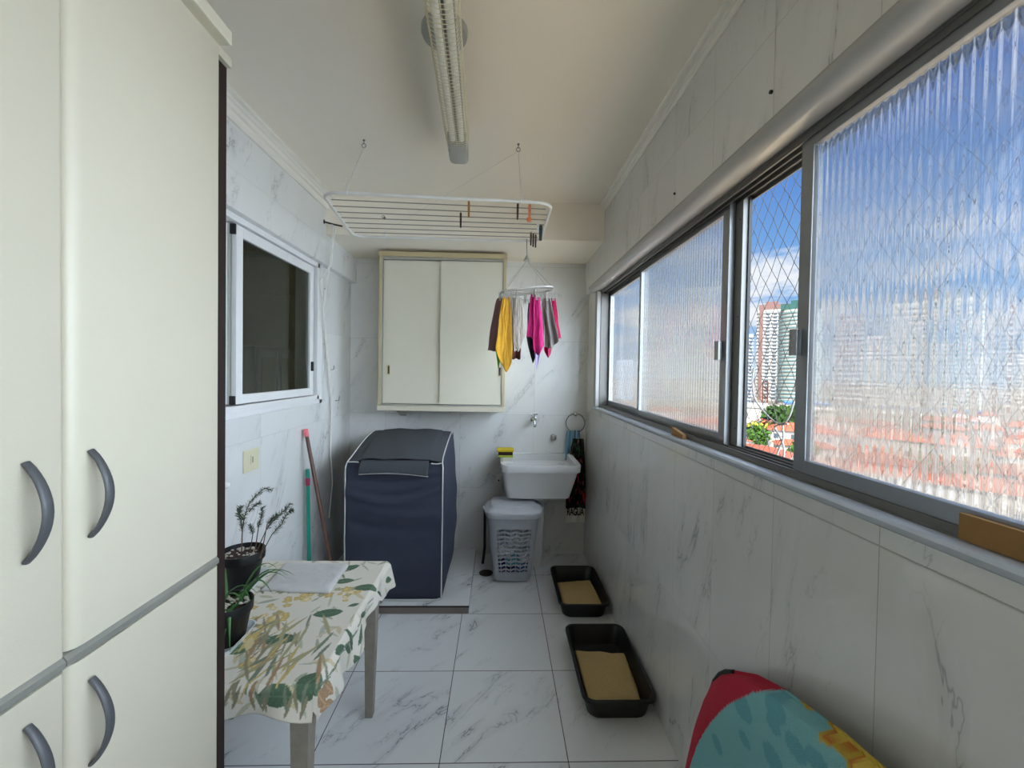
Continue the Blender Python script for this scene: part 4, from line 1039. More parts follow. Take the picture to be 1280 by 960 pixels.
def cf(i, j):
    U = TX0+(TX1-TX0+DS)*i*1.0; Vv = TY0-DF+(TY1-TY0+DF+.03)*j
    # flattened coords -> 3D
    du = max(0, U-TX1); dv_ = max(0, TY0-Vv); db = max(0, Vv-TY1)
    x, y, z = min(U, TX1), min(max(Vv, TY0), TY1), TZ
    if du > 0:
        s = du/DS; Ld = droplen_side(y); z -= Ld*s; x += .010*min(1, s*6)+.012*s*(1+math.sin(y*30+2)) + .004*math.sin(y*71)*s
    if dv_ > 0:
        s = dv_/DF; Ld = droplen_front(x); z = min(z, TZ-Ld*s) if du <= 0 else z-Ld*s*.65; y -= .009*min(1, s*6)+.008*s*(1+math.sin(x*31))
    if db > 0: s = db/.03; z = min(z, TZ-.05*s); y += .006*min(1, s*6)
    if du <= 0 and dv_ <= 0: z += .0012*mnoise.noise(Vector((x*14, y*14, 0)))+.0008
    return Vector((x, y, z))
def ccol(i, j):
    U = TX0+(TX1-TX0+DS)*i; Vv = TY0-DF+(TY1-TY0+DF+.03)*j
    return cloth_col(U, Vv)
b = BM(); grid(b, cf, nu, nv, col=ccol)
tag(obj('tablecloth', b, M['print'], solid=.0012, offset=1.), 'leaf and flower printed tablecloth draped over the low table', 'tablecloth')
# folded white cloth on the table
Q = [at(357, 703, Z=TZ+.006), at(436, 706, Z=TZ+.006), at(412, 741.5, Z=TZ+.006), at(325, 738, Z=TZ+.006)]
b = BM()
def fn(i, j):
    p = Q[0].lerp(Q[1], i).lerp(Q[3].lerp(Q[2], i), j); e = min(i, 1-i, j, 1-j)
    w = .004*mnoise.noise(Vector((i*3, j*3, 5)))
    return Vector((p.x+w, p.y+w, TZ+.004+.010*min(1, e*18)**.5+.0045*mnoise.noise(Vector((i*5, j*5, 2)))*min(1, e*8)+.002*mnoise.noise(Vector((i*14, j*14, 9)))*min(1, e*8)))
grid(b, fn, 50, 40); tag(obj('folded_cloth', b, M['napkin'], solid=.002), 'folded white terry cloth lying on the printed tablecloth', 'cloth')

# plant trays, pots and plants
def ptray(c, hx, hy, label):
    b = BM(); z = TZ+.003
    loft(b, [rrect(c[0], c[1], hx-.012, hy-.012, .03, z), rrect(c[0], c[1], hx, hy, .035, z+.022), rrect(c[0], c[1], hx-.003, hy-.003, .033, z+.022), rrect(c[0], c[1], hx-.015, hy-.015, .028, z+.003)])
    tag(obj('plant_tray', b, M['tray']), label, 'tray', 'trays under the flowerpots')
def pot(c, rt, h, label, nm='flowerpot'):
    z = TZ+.0065; t = thing(nm, label, 'plant pot', (c[0], c[1], z), 'potted herbs on the table')
    b = BM(); lathe(b, [(0, z), (rt*.66, z), (rt*.68, z+.003), (rt*.90, z+h*.74), (rt*.91, z+h*.75), (rt*.985, z+h*.755), (rt*1.0, z+h*.985), (rt*.99, z+h), (rt*.95, z+h), (rt*.93, z+h*.9), (rt*.86, z+h*.70), (0, z+h*.69)], (c[0], c[1], 0), 40)
    obj('pot', b, M['black_pl'], t)
    b = BM()
    def fs(i, j):
        a = 2*PI*i; r_ = rt*.925*j; return Vector((c[0]+r_*math.cos(a), c[1]+r_*math.sin(a), z+h*.86+.012*(1-j)+.005*mnoise.noise(Vector((math.cos(a)*j*4, math.sin(a)*j*4, 1)))))
    grid(b, fs, 40, 12); s = obj('soil', b, M['soil'], t)
    b = BM()
    for k in range(46):
        a, q = R.random()*2*PI, R.random()**.5*rt*.8; p = Vector((c[0]+q*math.cos(a), c[1]+q*math.sin(a), z+h*.86+.012*(1-q/rt)+.004)); r_ = .003+.005*R.random()
        o_ = Vector((R.uniform(-1, 1), R.uniform(-1, 1), .3)).normalized()
        loft(b, [[p+Vector((math.cos(t_)*r_*s_*1.4, math.sin(t_)*r_*s_*.8, zz*r_)) for t_ in (0, 1.3, 2.6, 3.9, 5.1)] for s_, zz in ((.6, -.4), (1, 0), (.5, .5))])
    o = obj('bark_chips', b, M['stone'], s, smooth=False); o['kind'] = 'stuff'
    return t, z+h*.88
c1 = (-.995, 1.668); t1, zs1 = pot(c1, .081, .135, 'black pot of rosemary behind the cupboard edge')
ptray((-1.03, 1.67), .105, .10, 'pale plastic tray under the rosemary pot')
c2 = (-.835, 1.325); t2, zs2 = pot(c2, .072, .122, 'black pot with trailing succulent leaves, nearer the cupboard')
ptray((-.895, 1.318), .118, .088, 'white rounded tray under the nearer succulent pot')
def needles(b, pts, n_, ln, w, up=.6, rnd=R, rad=None):
    pts = [Vector(p) for p in pts]
    for k in range(n_):
        s = (k+rnd.random())/n_*(len(pts)-1); i_ = min(int(s), len(pts)-2); p = pts[i_].lerp(pts[i_+1], s-i_); ax = (pts[i_+1]-pts[i_]).normalized()
        a, c_ = frame_for(ax); th = rnd.random()*2*PI; out = (a*math.cos(th)+c_*math.sin(th)); d = (out+ax*up).normalized(); l_ = ln*(.6+.6*rnd.random())
        sd = d.cross(ax).normalized()*w; q1, q2 = p+d*l_*.5+out*.001, p+d*l_
        v = [b.verts.new(x) for x in (p-sd*.5, p+sd*.5, q1+sd, q2, q1-sd)]
        b.faces.new(v)
rr = random.Random(21)
rosem = [  # (pixel polyline, plane Y)
 [(302, 681), (303, 660), (306, 645), (311, 630), (319, 620), (331, 610), (340, 613)],
 [(303, 665), (301, 650), (298, 640), (300, 634)], [(305, 650), (299, 642), (302, 633)],
 [(318, 681), (323, 660), (327, 645), (328, 634)],
 [(320, 681), (333, 662), (344, 648), (356, 637), (363, 630)],
 [(324, 681), (340, 668), (352, 655), (360, 640), (365, 638)],
 [(312, 681), (316, 668), (313, 656)], [(311, 640), (318, 632), (326, 628)], [(326, 672), (334, 655), (346, 643)],
]
for k, pl in enumerate(rosem):
    Y0 = 1.668+.03*math.sin(k*2.1)
    pts = [at(x, y, Y=Y0+.01*i) for i, (x, y) in enumerate(pl)]; 
    if k not in (1, 2, 7): pts[0] = Vector((pts[0].x, pts[0].y, zs1-.004))
    b = BM(); tube(b, pts, [max(.0009, .0022*(1-i/len(pts))) for i in range(len(pts))], 6); st = obj('stem', b, M['stem'], t1)
    b = BM(); start = 1 if k not in (1, 2, 7) else 0
    needles(b, pts[start:], int(40*len(pts)), .018, .0014, .5, rr); o = obj('leaves', b, M['leaf1'], st); o['kind'] = 'stuff'
for k in range(16):
    a = rr.random()*2*PI; base = Vector((c2[0]+.03*math.cos(a), c2[1]+.03*math.sin(a), zs2))
    out = Vector((math.cos(a), math.sin(a), 0)); ln = .09+.08*rr.random(); up = .05+.05*rr.random()
    if k < 5: out = Vector((.8, -.5+.3*k, 0)).normalized(); ln = .09+.015*k; up = .05+.01*k
    down = -.07 if k >= 12 else .0
    if k >= 12: out = Vector(((k-13)*.35, -1, 0)).normalized(); ln = .075; up = .03
    pts = [base+out*ln*s+Vector((0, 0, up*math.sin(PI*min(1, s*1.0)*.8)+down*s*s*1.5)) for s in [q/8 for q in range(9)]]
    b = BM(); loops = []
    for i, p in enumerate(pts):
        ax = (pts[min(i+1, 8)]-pts[max(i-1, 0)]).normalized(); sd = ax.cross(Vector((0, 0, 1))).normalized(); nn = sd.cross(ax); w = .0058*(1-(i/8)**2.2)+.0004
        loops.append([p+sd*w, p+nn*w*.35, p-sd*w, p-nn*w*.35])
    loft(b, loops); obj('leaf', b, M['leaf2'], t2)

# ------------------------------------------------------------------ towel over a dark chair back at the right wall
ol = [(858, 985), (862, 960), (868, 930), (875, 900), (885, 868), (895, 848), (908, 838), (935, 843), (970, 862), (1000, 885), (1040, 915), (1090, 960), (1150, 1020), (1230, 1110)]
PX_ = .635
edge_pts = [at(x, y, X=PX_) for x, y in ol]
# towel surface: param i along outline from far-bottom to near, j from ridge down
pathL = [0]
for a, c in zip(edge_pts, edge_pts[1:]): pathL.append(pathL[-1]+(c-a).length)
def onpath(s):
    s *= pathL[-1]
    for k in range(len(pathL)-1):
        if s <= pathL[k+1]: q = (s-pathL[k])/(pathL[k+1]-pathL[k]); return edge_pts[k].lerp(edge_pts[k+1], q)
    return edge_pts[-1]
TC = Vector((PX_, .80, .30))   # centre the sheet shrinks towards
ch = thing('chair', 'dark chair beside the right wall, mostly hidden under the towel', 'chair', (.56, .92, 0))
b = BM()
inner = [TC+(p-TC)*.965 for p in edge_pts]
poly = [(p.y, p.z) for p in inner]; poly = [(q[0], q[1]) for q in poly]+[(poly[-1][0], .25), (poly[0][0], .25)]
prism_x(b, poly, .655, .685); obj('backrest', b, M['black_pl'], ch, smooth=False, bevel=.006)
# visible dark rim at the apex
b = BM(); tube(b, [at(x, y, X=.655) for x, y in ((890, 862), (894, 851), (900, 843.5), (908, 840), (918, 841))], .0075, 10); obj('backrest_rim', b, M['black_pl'], ch)
b = BM(); loft(b, [rrect(.47, .80, .19, .22, .06, z) for z in (.40, .43)]); obj('seat', b, M['black_pl'], ch)
for (x, y) in ((.32, .63), (.32, .97), (.63, .63), (.63, .97)):
    b = BM(); tube(b, [(x, y, 0), (x, y, .41)], .014, 10); obj('leg', b, M['black_pl'], ch)
TEAL, TEAL2, RED, YEL, YEL2, ORG = S(128, 190, 196), S(104, 170, 184), S(190, 36, 62), S(222, 196, 84), S(196, 168, 60), S(196, 118, 50)
def tfn(i, j):
    p = onpath(i); q = p.lerp(Vector((TC.x, p.y*.55+TC.y*.45, .12)), j)
    bul = .05*(1-(1-min(1, j*2.2))**2)**.5 + .035*j
    x = PX_+.004-bul
    x += .004*mnoise.noise(Vector((q.y*6, q.z*6, 0)))
    if j < .02: x = PX_+.022
    return Vector((x, q.y, q.z))
def tcol(i, j):
    v = tfn(i, j); L_ = i*pathL[-1]; d = j
    p = onpath(i); dist = (Vector((0, v.y, v.z))-Vector((0, p.y, p.z))).length
    apex = pathL[6]
    # red band: follows the far edge, narrowing downwards and past the apex
    q = at(0, 0, X=1)  # unused reference
    dd_ = v-CAM; X = PPX+FPX*dd_.dot(CR)/dd_.dot(_f); Y_ = PPY-FPX*dd_.dot(CU)/dd_.dot(_f)
    return TEAL
# the towel print is laid out in the towel's own (y, z) plane
redc = [at(x, y, X=PX_-.03) for x, y in ((864, 985), (872, 955), (881, 930), (894, 905), (912, 882), (935, 866), (958, 861), (985, 866))]
zig = [at(x, y, X=PX_-.03) for x, y in ((978, 874), (992, 888), (1008, 906), (1026, 928), (1048, 956), (1080, 1000), (1120, 1060), (1160, 1130))]
dark = [(at(923, 883, X=PX_-.04), .030), (at(957, 886, X=PX_-.04), .026), (at(960, 905, X=PX_-.04), .018), (at(900, 930, X=PX_-.045), .020), (at(985, 935, X=PX_-.045), .022), (at(930, 925, X=PX_-.045), .016), (at(1010, 955, X=PX_-.045), .022), (at(965, 950, X=PX_-.045), .026)]
KY = .5
def sdist(pts, y, z):
    best = (9, 0, 0, 0); acc = 0
    for a, c in zip(pts, pts[1:]):
        ay, az, cy, cz = a.y*KY, a.z, c.y*KY, c.z; vy, vz = cy-ay, cz-az; L2 = vy*vy+vz*vz; s = max(0, min(1, ((y*KY-ay)*vy+(z-az)*vz)/L2))
        dy, dz = y*KY-ay-s*vy, z-az-s*vz; d = math.hypot(dy, dz); cr = vy*dz-vz*dy
        if d < best[0]: best = (d, acc+s*math.sqrt(L2), cr, s)
        acc += math.sqrt(L2)
    return best
def tcol(i, j):
    v = tfn(i, j); L_ = i*pathL[-1]
    d, s, cr, _ = sdist(redc, v.y, v.z)
    side = sdist(edge_pts[1:9], v.y, v.z)
    if cr < 0 and L_ < pathL[8]+.01: return RED
    d, s, cr, _ = sdist(zig, v.y, v.z)
    sd_ = d if cr > 0 else -d
    if L_ > pathL[7]+.01:
        tri = abs(((s*22) % 1)-.5)*2
        if sd_ < .022*tri-.004:
            if sd_ > .022*tri-.010: return YEL2
            if sd_ > .022*tri-.015: return ORG
            if sd_ > -.022: return YEL
            return YEL2 if int(sd_*180) % 2 else YEL
    for p, r_ in dark:
        if math.hypot((v.y-p.y)*KY, v.z-p.z) < r_*.75: return TEAL2
    return TEAL
b = BM(); grid(b, tfn, 260, 150, col=tcol)
tag(obj('beach_towel', b, M['terry'], solid=.004, offset=0), 'teal towel with red band and yellow zigzag border draped over a dark chair', 'towel')

# ------------------------------------------------------------------ bits on the window sill
p = at(843, 541, X=.745); q = at(858, 545, X=.745)
b = BM(); prism_x(b, [(q.y, 1.2635), (p.y, 1.2635), (p.y, 1.296), (p.y-.02, 1.292), (q.y+.01, 1.280)], .733, .748)
tag(obj('cardboard_wedge', b, M['card'], smooth=False), 'small folded cardboard wedge under the far sliding sash', 'wedge')
b = BM(); box(b, .747, .7565, .35, .655, 1.2645, 1.307); tag(obj('cardboard_strip', b, M['card'], smooth=False), 'long brown cardboard strip stuck on the near sash rail', 'cardboard')
b = BM()
for (x, y) in ((965, 115),):
    q = at(x, y, X=XU); lathe(b, [(0, .0), (.005, 0), (.005, -.006), (0, -.008)], (XU, q.y, q.z), 8, 'x')
tag(obj('wall_screw', b, M['rubber']), 'dark screw high on the right wall, nearer the camera', 'screw')
q = at(844, 242, X=XU); b = BM(); lathe(b, [(0, .0), (.005, 0), (.005, -.006), (0, -.008)], (XU, q.y, q.z), 8, 'x')
tag(obj('wall_screw', b, M['rubber']), 'dark screw high on the right wall, farther from the camera', 'screw')

# ------------------------------------------------------------------ safety net outside the window
b = BM(); NX = .888; cw, chh = .053, .081; y0, y1, z0, z1 = -.2, 3.25, 1.18, 2.24
nI = int((y1-y0)/cw); nJ = int((z1-z0)/(chh/2)); rn = random.Random(5); nodes = {}
for j in range(nJ+1):
    for i in range(nI+1):
        y = y0+cw*(i+(.5 if j % 2 else 0)); nodes[(i, j)] = Vector((NX+rn.uniform(-.003, .003), y+rn.uniform(-.003, .003), z0+chh/2*j+rn.uniform(-.004, .004)))
for j in range(nJ):
    for i in range(nI+1):
        a = nodes[(i, j)]
        for i2 in ((i-1, i) if j % 2 == 0 else (i, i+1)):
            if (i2, j+1) in nodes:
                c = nodes[(i2, j+1)]; mid_ = a.lerp(c, .5)+Vector((0, rn.uniform(-.0015, .0015), rn.uniform(-.001, .001))); tube(b, [a, mid_, c], .0011, 4, caps=False)
for a in nodes.values(): bmesh.ops.create_icosphere(b, subdivisions=0, radius=.0019, matrix=Matrix.Translation(a)) if .9 < a.y < 1.6 else None
tag(obj('safety_net', b, M['net']), 'grey diamond-mesh safety net stretched outside the right window', 'net')
def rope(pl, label, r=.0028):
    pts = [at(x, y, X=NX-.006) for x, y in pl]
    # smooth
    for _ in range(2):
        np_ = [pts[0]]
        for a, c in zip(pts, pts[1:]): np_ += [a.lerp(c, .25), a.lerp(c, .75)]
        np_.append(pts[-1]); pts = np_
    b = BM(); tube(b, pts, r, 6); tag(obj('rope', b, M['cord']), label, 'rope', 'loose rope tied to the net')
rope([(942, 460), (940, 475), (942, 497), (952, 512), (966, 526), (978, 532), (988, 520), (992, 500), (1002, 490), (1009, 475), (1003, 462), (996, 460), (997, 470), (993, 490)], 'pale rope looping across the net in the open gap, the long loop')
rope([(978, 532), (980, 548), (974, 560), (970, 572), (978, 578), (981, 562), (975, 545), (966, 532), (985, 530)], 'pale rope end dangling low from the knot on the net')

# ------------------------------------------------------------------ town outside
GZ = -20.
def tmat(name, col, rough=.8, namp=.1, ns=.3):
    t = NT(name); xo = t.n('ShaderNodeTexCoord').outputs['Object']
    nz = t.noise(xo, ns, 4); return t.done(t.pbsdf(t.mix(nz, tuple(c*(1-namp*3) for c in col[:3])+(1,), col), rough, 0, .1))
M['roof'] = tmat('terracotta_roof', S(168, 92, 68), .9, .1, .8); M['roof2'] = tmat('brown_red_roof', S(140, 78, 62), .9, .1, .8)
M['wallw'] = tmat('sunlit_white_render', S(190, 184, 174), .9, .03); M['wallg'] = tmat('pale_grey_render', S(168, 168, 168), .9, .05)
M['bounce_cream'] = tmat('cream_bounce_surface', S(240, 216, 176), .9, .03); M['conc'] = tmat('town_ground', S(122, 116, 108), .95, .12, .05); M['foliage'] = tmat('tree_foliage', S(96, 138, 60), .9, .22, .9); M['foliage2'] = tmat('dark_tree_foliage', S(74, 104, 56), .9, .2, .9)  # warm cream is for the added slab that bounces sun onto the ceiling
M['redfl'] = tmat('red_blossom', S(150, 60, 66), .9); M['ylfl'] = tmat('yellow_blossom', S(170, 160, 60), .9)
M['glassb'] = tmat('blue_green_balcony_glass', S(120, 150, 150), .3, .05); M['towerb'] = tmat('tower_brown_render', S(128, 100, 94), .9, .04)
M['towg'] = tmat('tower_teal_crown', S(56, 92, 86), .7, .05); M['win'] = tmat('dark_window_glass', S(84, 94, 102), .3, .05); M['blueroof'] = tmat('blue_metal_roof', S(80, 124, 176), .6)
M['bluegrey'] = tmat('blue_grey_tower', S(150, 166, 182), .8, .04); M['trunk'] = tmat('tree_trunk', S(110, 88, 66), .9)
b = BM(); box(b, -300, 1500, 4.5, 1800, GZ-1, GZ); o = struct('ground', b, M['conc'], smooth=False)
b = BM(); box(b, 1.3, 7.2, -14, 13, -5.0, -4.6); o = struct('bounce_slab', b, M['bounce_cream'], smooth=False)  # added slab, unseen below the window, throws sunlight up to the ceiling
b = BM(); box(b, 7.2, 7.5, -14, 13, -5.0, -4.1); o = struct('bounce_slab_rim', b, M['bounce_cream'], smooth=False)  # rim of the added light-bouncing slab, also unseen
def rotpts(c, a, pts): ca, sa = math.cos(a), math.sin(a); return [(c[0]+x*ca-y*sa, c[1]+x*sa+y*ca) for x, y in pts]
def rbox(b, c, a, hx, hy, z0, z1, dx=0, dy=0):
    P = rotpts(c, a, [(dx-hx, dy-hy), (dx+hx, dy-hy), (dx+hx, dy+hy), (dx-hx, dy+hy)])
    loft(b, [[(x, y, z) for x, y in P] for z in (z0, z1)])
def house(c, a, hx, hy, h, rh, wm_, rm, label, nwin=3, hip=True, group='houses below the window', over=.5):
    t = thing('house', label, 'house', (c[0], c[1], GZ), group)
    b = BM(); rbox(b, c, a, hx, hy, GZ, GZ+h); obj('walls', b, wm_, t, smooth=False)
    b = BM(); P = rotpts(c, a, [(-hx-over, -hy-over), (hx+over, -hy-over), (hx+over, hy+over), (-hx-over, hy+over)])
    ins = min(hy, hx*.9) if hip else 0
    Rg = rotpts(c, a, [(-hx-over+ins, 0), (hx+over-ins, 0)])
    v = [b.verts.new((x, y, GZ+h)) for x, y in P]+[b.verts.new((x, y, GZ+h+rh)) for x, y in Rg]
    for f in ((0, 1, 5, 4), (1, 2, 5), (2, 3, 4, 5), (3, 0, 4), (3, 2, 1, 0)): b.faces.new([v[i] for i in f])
    obj('roof', b, rm, t, smooth=False)
    for fl in range(max(1, int(h/3))):
        for k in range(nwin):
            x = -hx+2*hx*(k+.5)/nwin; z = GZ+1+3*fl
            b = BM(); rbox(b, c, a, .55, .04, z, z+1.3, x, -hy-.02); obj('window', b, M['win'], t, smooth=False)
            if k < 2: b = BM(); rbox(b, c, a, .04, .5, z, z+1.3, -hx-.02, -hy+2*hy*(k+.5)/2); obj('window', b, M['win'], t, smooth=False)
    return t
def roofc(x, y, Z): p = at(x, y, Z=Z); return (p.x, p.y)
AZ = -.56   # facing towards the flat
c = roofc(1001, 536, -13.5); house(c, AZ, 8, 5, 6.2, 1.9, M['wallw'], M['roof'], 'two-storey white house with an orange tiled roof below the open gap', 4)
c = roofc(1004, 557, -16.); house(c, AZ+.1, 6, 2.8, 4.2, 1.2, M['wallw'], M['roof'], 'lower white annexe with an orange roof in front of the two-storey house', 4)
c = roofc(932, 559, -13.2); house(c, AZ-.15, 7.5, 4.2, 6.0, 1.6, M['wallw'], M['roof2'], 'house with a broad brown-red roof at the lower left of the gap', 3)
c = roofc(968, 575, -13.2); house(c, AZ+.25, 4.0, 2.8, 5.8, 1.3, M['wallw'], M['roof2'], 'small house with a pointed rust-coloured roof at the bottom of the gap', 2)
c = roofc(921, 528, -13.); t = thing('white_block', 'plain white block wall at the left edge of the gap', 'building', (c[0], c[1], GZ))
b = BM(); rbox(b, c, AZ, 3.5, 5, GZ, -12.5); obj('walls', b, M['wallg'], t, smooth=False); b = BM(); rbox(b, c, AZ, 3.7, 5.2, -12.5, -12.1); obj('parapet', b, M['wallw'], t, smooth=False)
c = roofc(990, 589, -13.); t = thing('flat_roof_building', 'flat pale roof with a raised white edge nearest below the gap', 'building', (c[0], c[1], GZ))
b = BM(); rbox(b, c, AZ-.35, 8, 4.2, GZ, -13.3); obj('roof_slab', b, M['wallg'], t, smooth=False)
b = BM()
for (dx, dy, hx, hy) in ((0, -4.1, 8.2, .3), (0, 4.1, 8.2, .3), (-8, 0, .3, 4), (8, 0, .3, 4)): rbox(b, c, AZ-.35, hx, hy, -13.3, -12.7, dx, dy)
obj('parapet', b, M['wallw'], t, smooth=False)
def tree(c, h, r_, mat, label, seed, group='trees below the window', extra=None):
    rr = random.Random(seed); t = thing('tree', label, 'tree', (c[0], c[1], GZ), group)
    b = BM(); tube(b, [(c[0], c[1], GZ-.1), (c[0]+.1, c[1], GZ+h*.5), (c[0], c[1]+.1, GZ+h*.8)], [.3, .22, .12], 8); obj('trunk', b, M['trunk'], t)
    b = BM()
    for k in range(260):
        d = Vector((rr.gauss(0, 1), rr.gauss(0, 1), rr.gauss(0, .8))).normalized()*(rr.random()**.35)*r_; p = Vector((c[0], c[1], GZ+h))+Vector((d.x, d.y, d.z*.8)); s = r_*.16*(.6+rr.random())
        n_ = Vector((rr.uniform(-1, 1), rr.uniform(-1, 1), rr.uniform(-.3, 1))).normalized(); a, c_ = frame_for(n_)
        b.faces.new([b.verts.new(p+a*s), b.verts.new(p+c_*s*.6), b.verts.new(p-a*s), b.verts.new(p-c_*s*.6)])
        b.faces.new([b.verts.new(p+n_*s), b.verts.new(p+c_*s*.6), b.verts.new(p-n_*s), b.verts.new(p-c_*s*.6)])
    obj('crown', b, mat, t, smooth=False)
    if extra:
        b = BM()
        for k in range(50):
            p = Vector((c[0], c[1], GZ+h))+Vector((rr.gauss(0, r_*.45), rr.gauss(0, r_*.45), r_*.5+rr.random()*r_*.5)); s = r_*.13
            n_ = Vector((rr.uniform(-1, 1), rr.uniform(-1, 1), 1)).normalized(); a, c_ = frame_for(n_); b.faces.new([b.verts.new(p+a*s), b.verts.new(p+c_*s), b.verts.new(p-a*s), b.verts.new(p-c_*s)])
        obj('blossom', b, M[extra], t, smooth=False)
tree(roofc(946, 543, -15.5), 4.5, 3.7, M['foliage'], 'green bushy tree with yellow blossom beside the white house', 1, extra='ylfl')
tree(roofc(955, 534, -15.), 4.5, 3.0, M['foliage'], 'tree with red blossom just behind the yellow-flowering one', 2, extra='redfl')
tree(roofc(1005, 563, -15.8), 4.2, 3.0, M['foliage'], 'bright green bush in front of the lower annexe', 3)
tree(roofc(976, 522, -15.), 5, 6.5, M['foliage2'], 'dark tree row behind the orange-roofed house, left tree', 4)
tree(roofc(999, 521, -15.), 5, 6.0, M['foliage2'], 'dark tree row behind the orange-roofed house, right tree', 5)
# sheds and low blocks at the towers' feet
def shed(x, y, Z, hx, hy, mt, label, az=AZ, group='low sheds at the foot of the towers'):
    c = roofc(x, y, Z); t = thing('shed', label, 'building', (c[0], c[1], GZ), group)
    b = BM(); rbox(b, c, az, hx, hy, GZ, Z-.8); obj('walls', b, M['wallw'], t, smooth=False)
    b = BM(); rbox(b, c, az, hx+.5, hy+.5, Z-.8, Z); obj('roof', b, M[mt], t, smooth=False)
shed(962, 507.5, -13, 24, 5, 'wallw', 'long white flat-roofed shed across the gap'); shed(1008, 503, -12, 9, 5, 'blueroof', 'shed with a blue roof at the right of the gap'); shed(938, 504, -13, 7, 5, 'wallg', 'grey flat shed at the left of the gap')

c = roofc(956, 503, -20); b = BM()
for sx in (-2, 2):
    for k in range(5): tube(b, [(c[0]+sx, c[1], GZ+3.2*k), (c[0]+sx, c[1], GZ+3.2*k+3.2)], .5, 6); tube(b, [(c[0]-2, c[1], GZ+3.2*k+3.2), (c[0]+2, c[1], GZ+3.2*k+(0 if k % 2 else 3.2))], .4, 6)
tag(obj('lattice_mast', b, M['roof2']), 'rust-red lattice structure at the foot of the brown-topped tower', 'structure')
def tower(px0, px1, ytop, ybase, wmat, label, crown=None, curved=False, floors=22, dist_z=-20, group='towers seen through the open gap', glass='glassb', bw=.6, stripe=None, windows=True):
    a, c_ = at(px0, ybase, Z=dist_z), at(px1, ybase, Z=dist_z); d0 = (a-CAM).xy.length
    mid_ = (a+c_)/2; hw = (c_-a).xy.length/2; ang = math.atan2(c_.y-a.y, c_.x-a.x)
    ang = math.atan2(-mid_.x, mid_.y)   # face the flat
    u = Vector((math.cos(ang), math.sin(ang))); hw = abs((c_-a).xy.dot(u))/2
    p = at((px0+px1)/2, ytop, Y=mid_.y); H = p.z
    t = thing('apartment_tower', label, 'tower', (mid_.x, mid_.y, GZ), group); c = (mid_.x, mid_.y)
    def outline(sc=1., ex=0.):
        if curved: return rotpts(c, ang, [((hw+ex)*math.cos(t_)*sc, (hw*.8+ex)*math.sin(t_)*sc) for t_ in [2*PI*k/28 for k in range(28)]])
        return rotpts(c, ang, [(-hw-ex, -hw*.6-ex), (hw+ex, -hw*.6-ex), (hw+ex, hw*.6), (-hw-ex, hw*.6)])
    b = BM(); O = outline(); loft(b, [[(x, y, z) for x, y in O] for z in (GZ, H)]); obj('walls', b, M[wmat], t, smooth=False)
    O = outline(1, bw); fh = (H-GZ)/floors
    for k in range(1, floors):
        b = BM(); loft(b, [[(x, y, z) for x, y in O] for z in (GZ+fh*k, GZ+fh*k+fh*.38)]); obj('balcony', b, M[glass], t, smooth=False)
    if not curved and windows:
        n_ = 4
        for k in range(1, floors):
            for q in range(n_):
                b = BM(); rbox(b, c, ang, hw*.13, .3, GZ+fh*k-fh*.5, GZ+fh*k-.1, -hw+2*hw*(q+.5)/n_, -hw*.6-.35)
                obj('window', b, M['win'], t, smooth=False)
        if stripe:
            b = BM(); rbox(b, c, ang, hw*.13, .5, GZ, H+1, -hw*.72, -hw*.6-bw); rbox(b, c, ang, hw*.07, .5, GZ, H+1, hw*.75, -hw*.6-bw); obj('pilaster', b, M[stripe], t, smooth=False)
    if crown:
        b = BM(); rbox(b, c, ang, hw*.92, hw*.55, H, H+4.5); rbox(b, c, ang, hw*.45, hw*.4, H+4.5, H+7); obj('crown', b, M[crown], t, smooth=False)
tower(944, 979, 388, 500, 'wallw', 'tall white tower with brown pilasters and top, in the gap', 'towerb', floors=26, glass='wallg', stripe='towerb')
tower(970, 1024, 388, 506, 'wallw', 'curved white tower with green glass balconies and a teal crown', 'towg', True, 26)
tower(922, 939, 418, 504, 'bluegrey', 'lower blue-grey tower at the left edge of the gap', None, floors=20, glass='wallg')
rn = random.Random(9); placed = []
def free_spot(c, r_):
    if any((c[0]-p[0])**2+(c[1]-p[1])**2 < (r_+p[2])**2 for p in placed): return False
    placed.append((c[0], c[1], r_)); return True
placed += [(*roofc(1000, 536, -13.5), 10), (*roofc(1004, 557, -16.), 8), (*roofc(990, 589, -13.), 10), (*roofc(1005, 563, -15.8), 4)]
placed += [(*roofc(921, 528, -13.), 7), (*roofc(932, 559, -13.2), 9), (*roofc(1008, 503, -12), 11), (*roofc(962, 507.5, -13), 25), (*roofc(998, 517, -15), 7)]
for k, (x0, x1, yt) in enumerate(((1042, 1075, 395), (1080, 1105, 420), (1110, 1150, 380), (1158, 1190, 430), (1196, 1240, 400), (1248, 1300, 415), (1310, 1360, 390))):
    tower(x0, x1, yt, 505+k, rn.choice(('wallw', 'wallg', 'wallw', 'towerb')), 'distant tower blurred by the near fluted pane', None, floors=18, group='towers behind the near fluted pane', glass='wallg', windows=False)
for k, (x0, x1, yt) in enumerate(((770, 790, 450), (805, 835, 440), (850, 872, 446), (880, 905, 436))):
    tower(x0, x1, yt, 499, rn.choice(('wallw', 'wallg', 'bluegrey')), 'distant tower blurred by the far fluted pane', None, floors=14, group='towers behind the far fluted pane', glass='wallg', windows=False)
for k in range(70):
    x = 1045+rn.random()*270; y = 520+rn.random()*110; c = roofc(x, y, -14)
    if not free_spot(c, 8.4): continue
    house(c, AZ-.2+rn.random()*.4-.2, 4+2.5*rn.random(), 3+rn.random(), 5, 1.5, rn.choice((M['wallw'], M['wallw'], M['wallg'])), rn.choice((M['roof'], M['roof'], M['roof2'])), 'tile-roofed house blurred by the near fluted pane', 2, group='houses behind the near fluted pane')
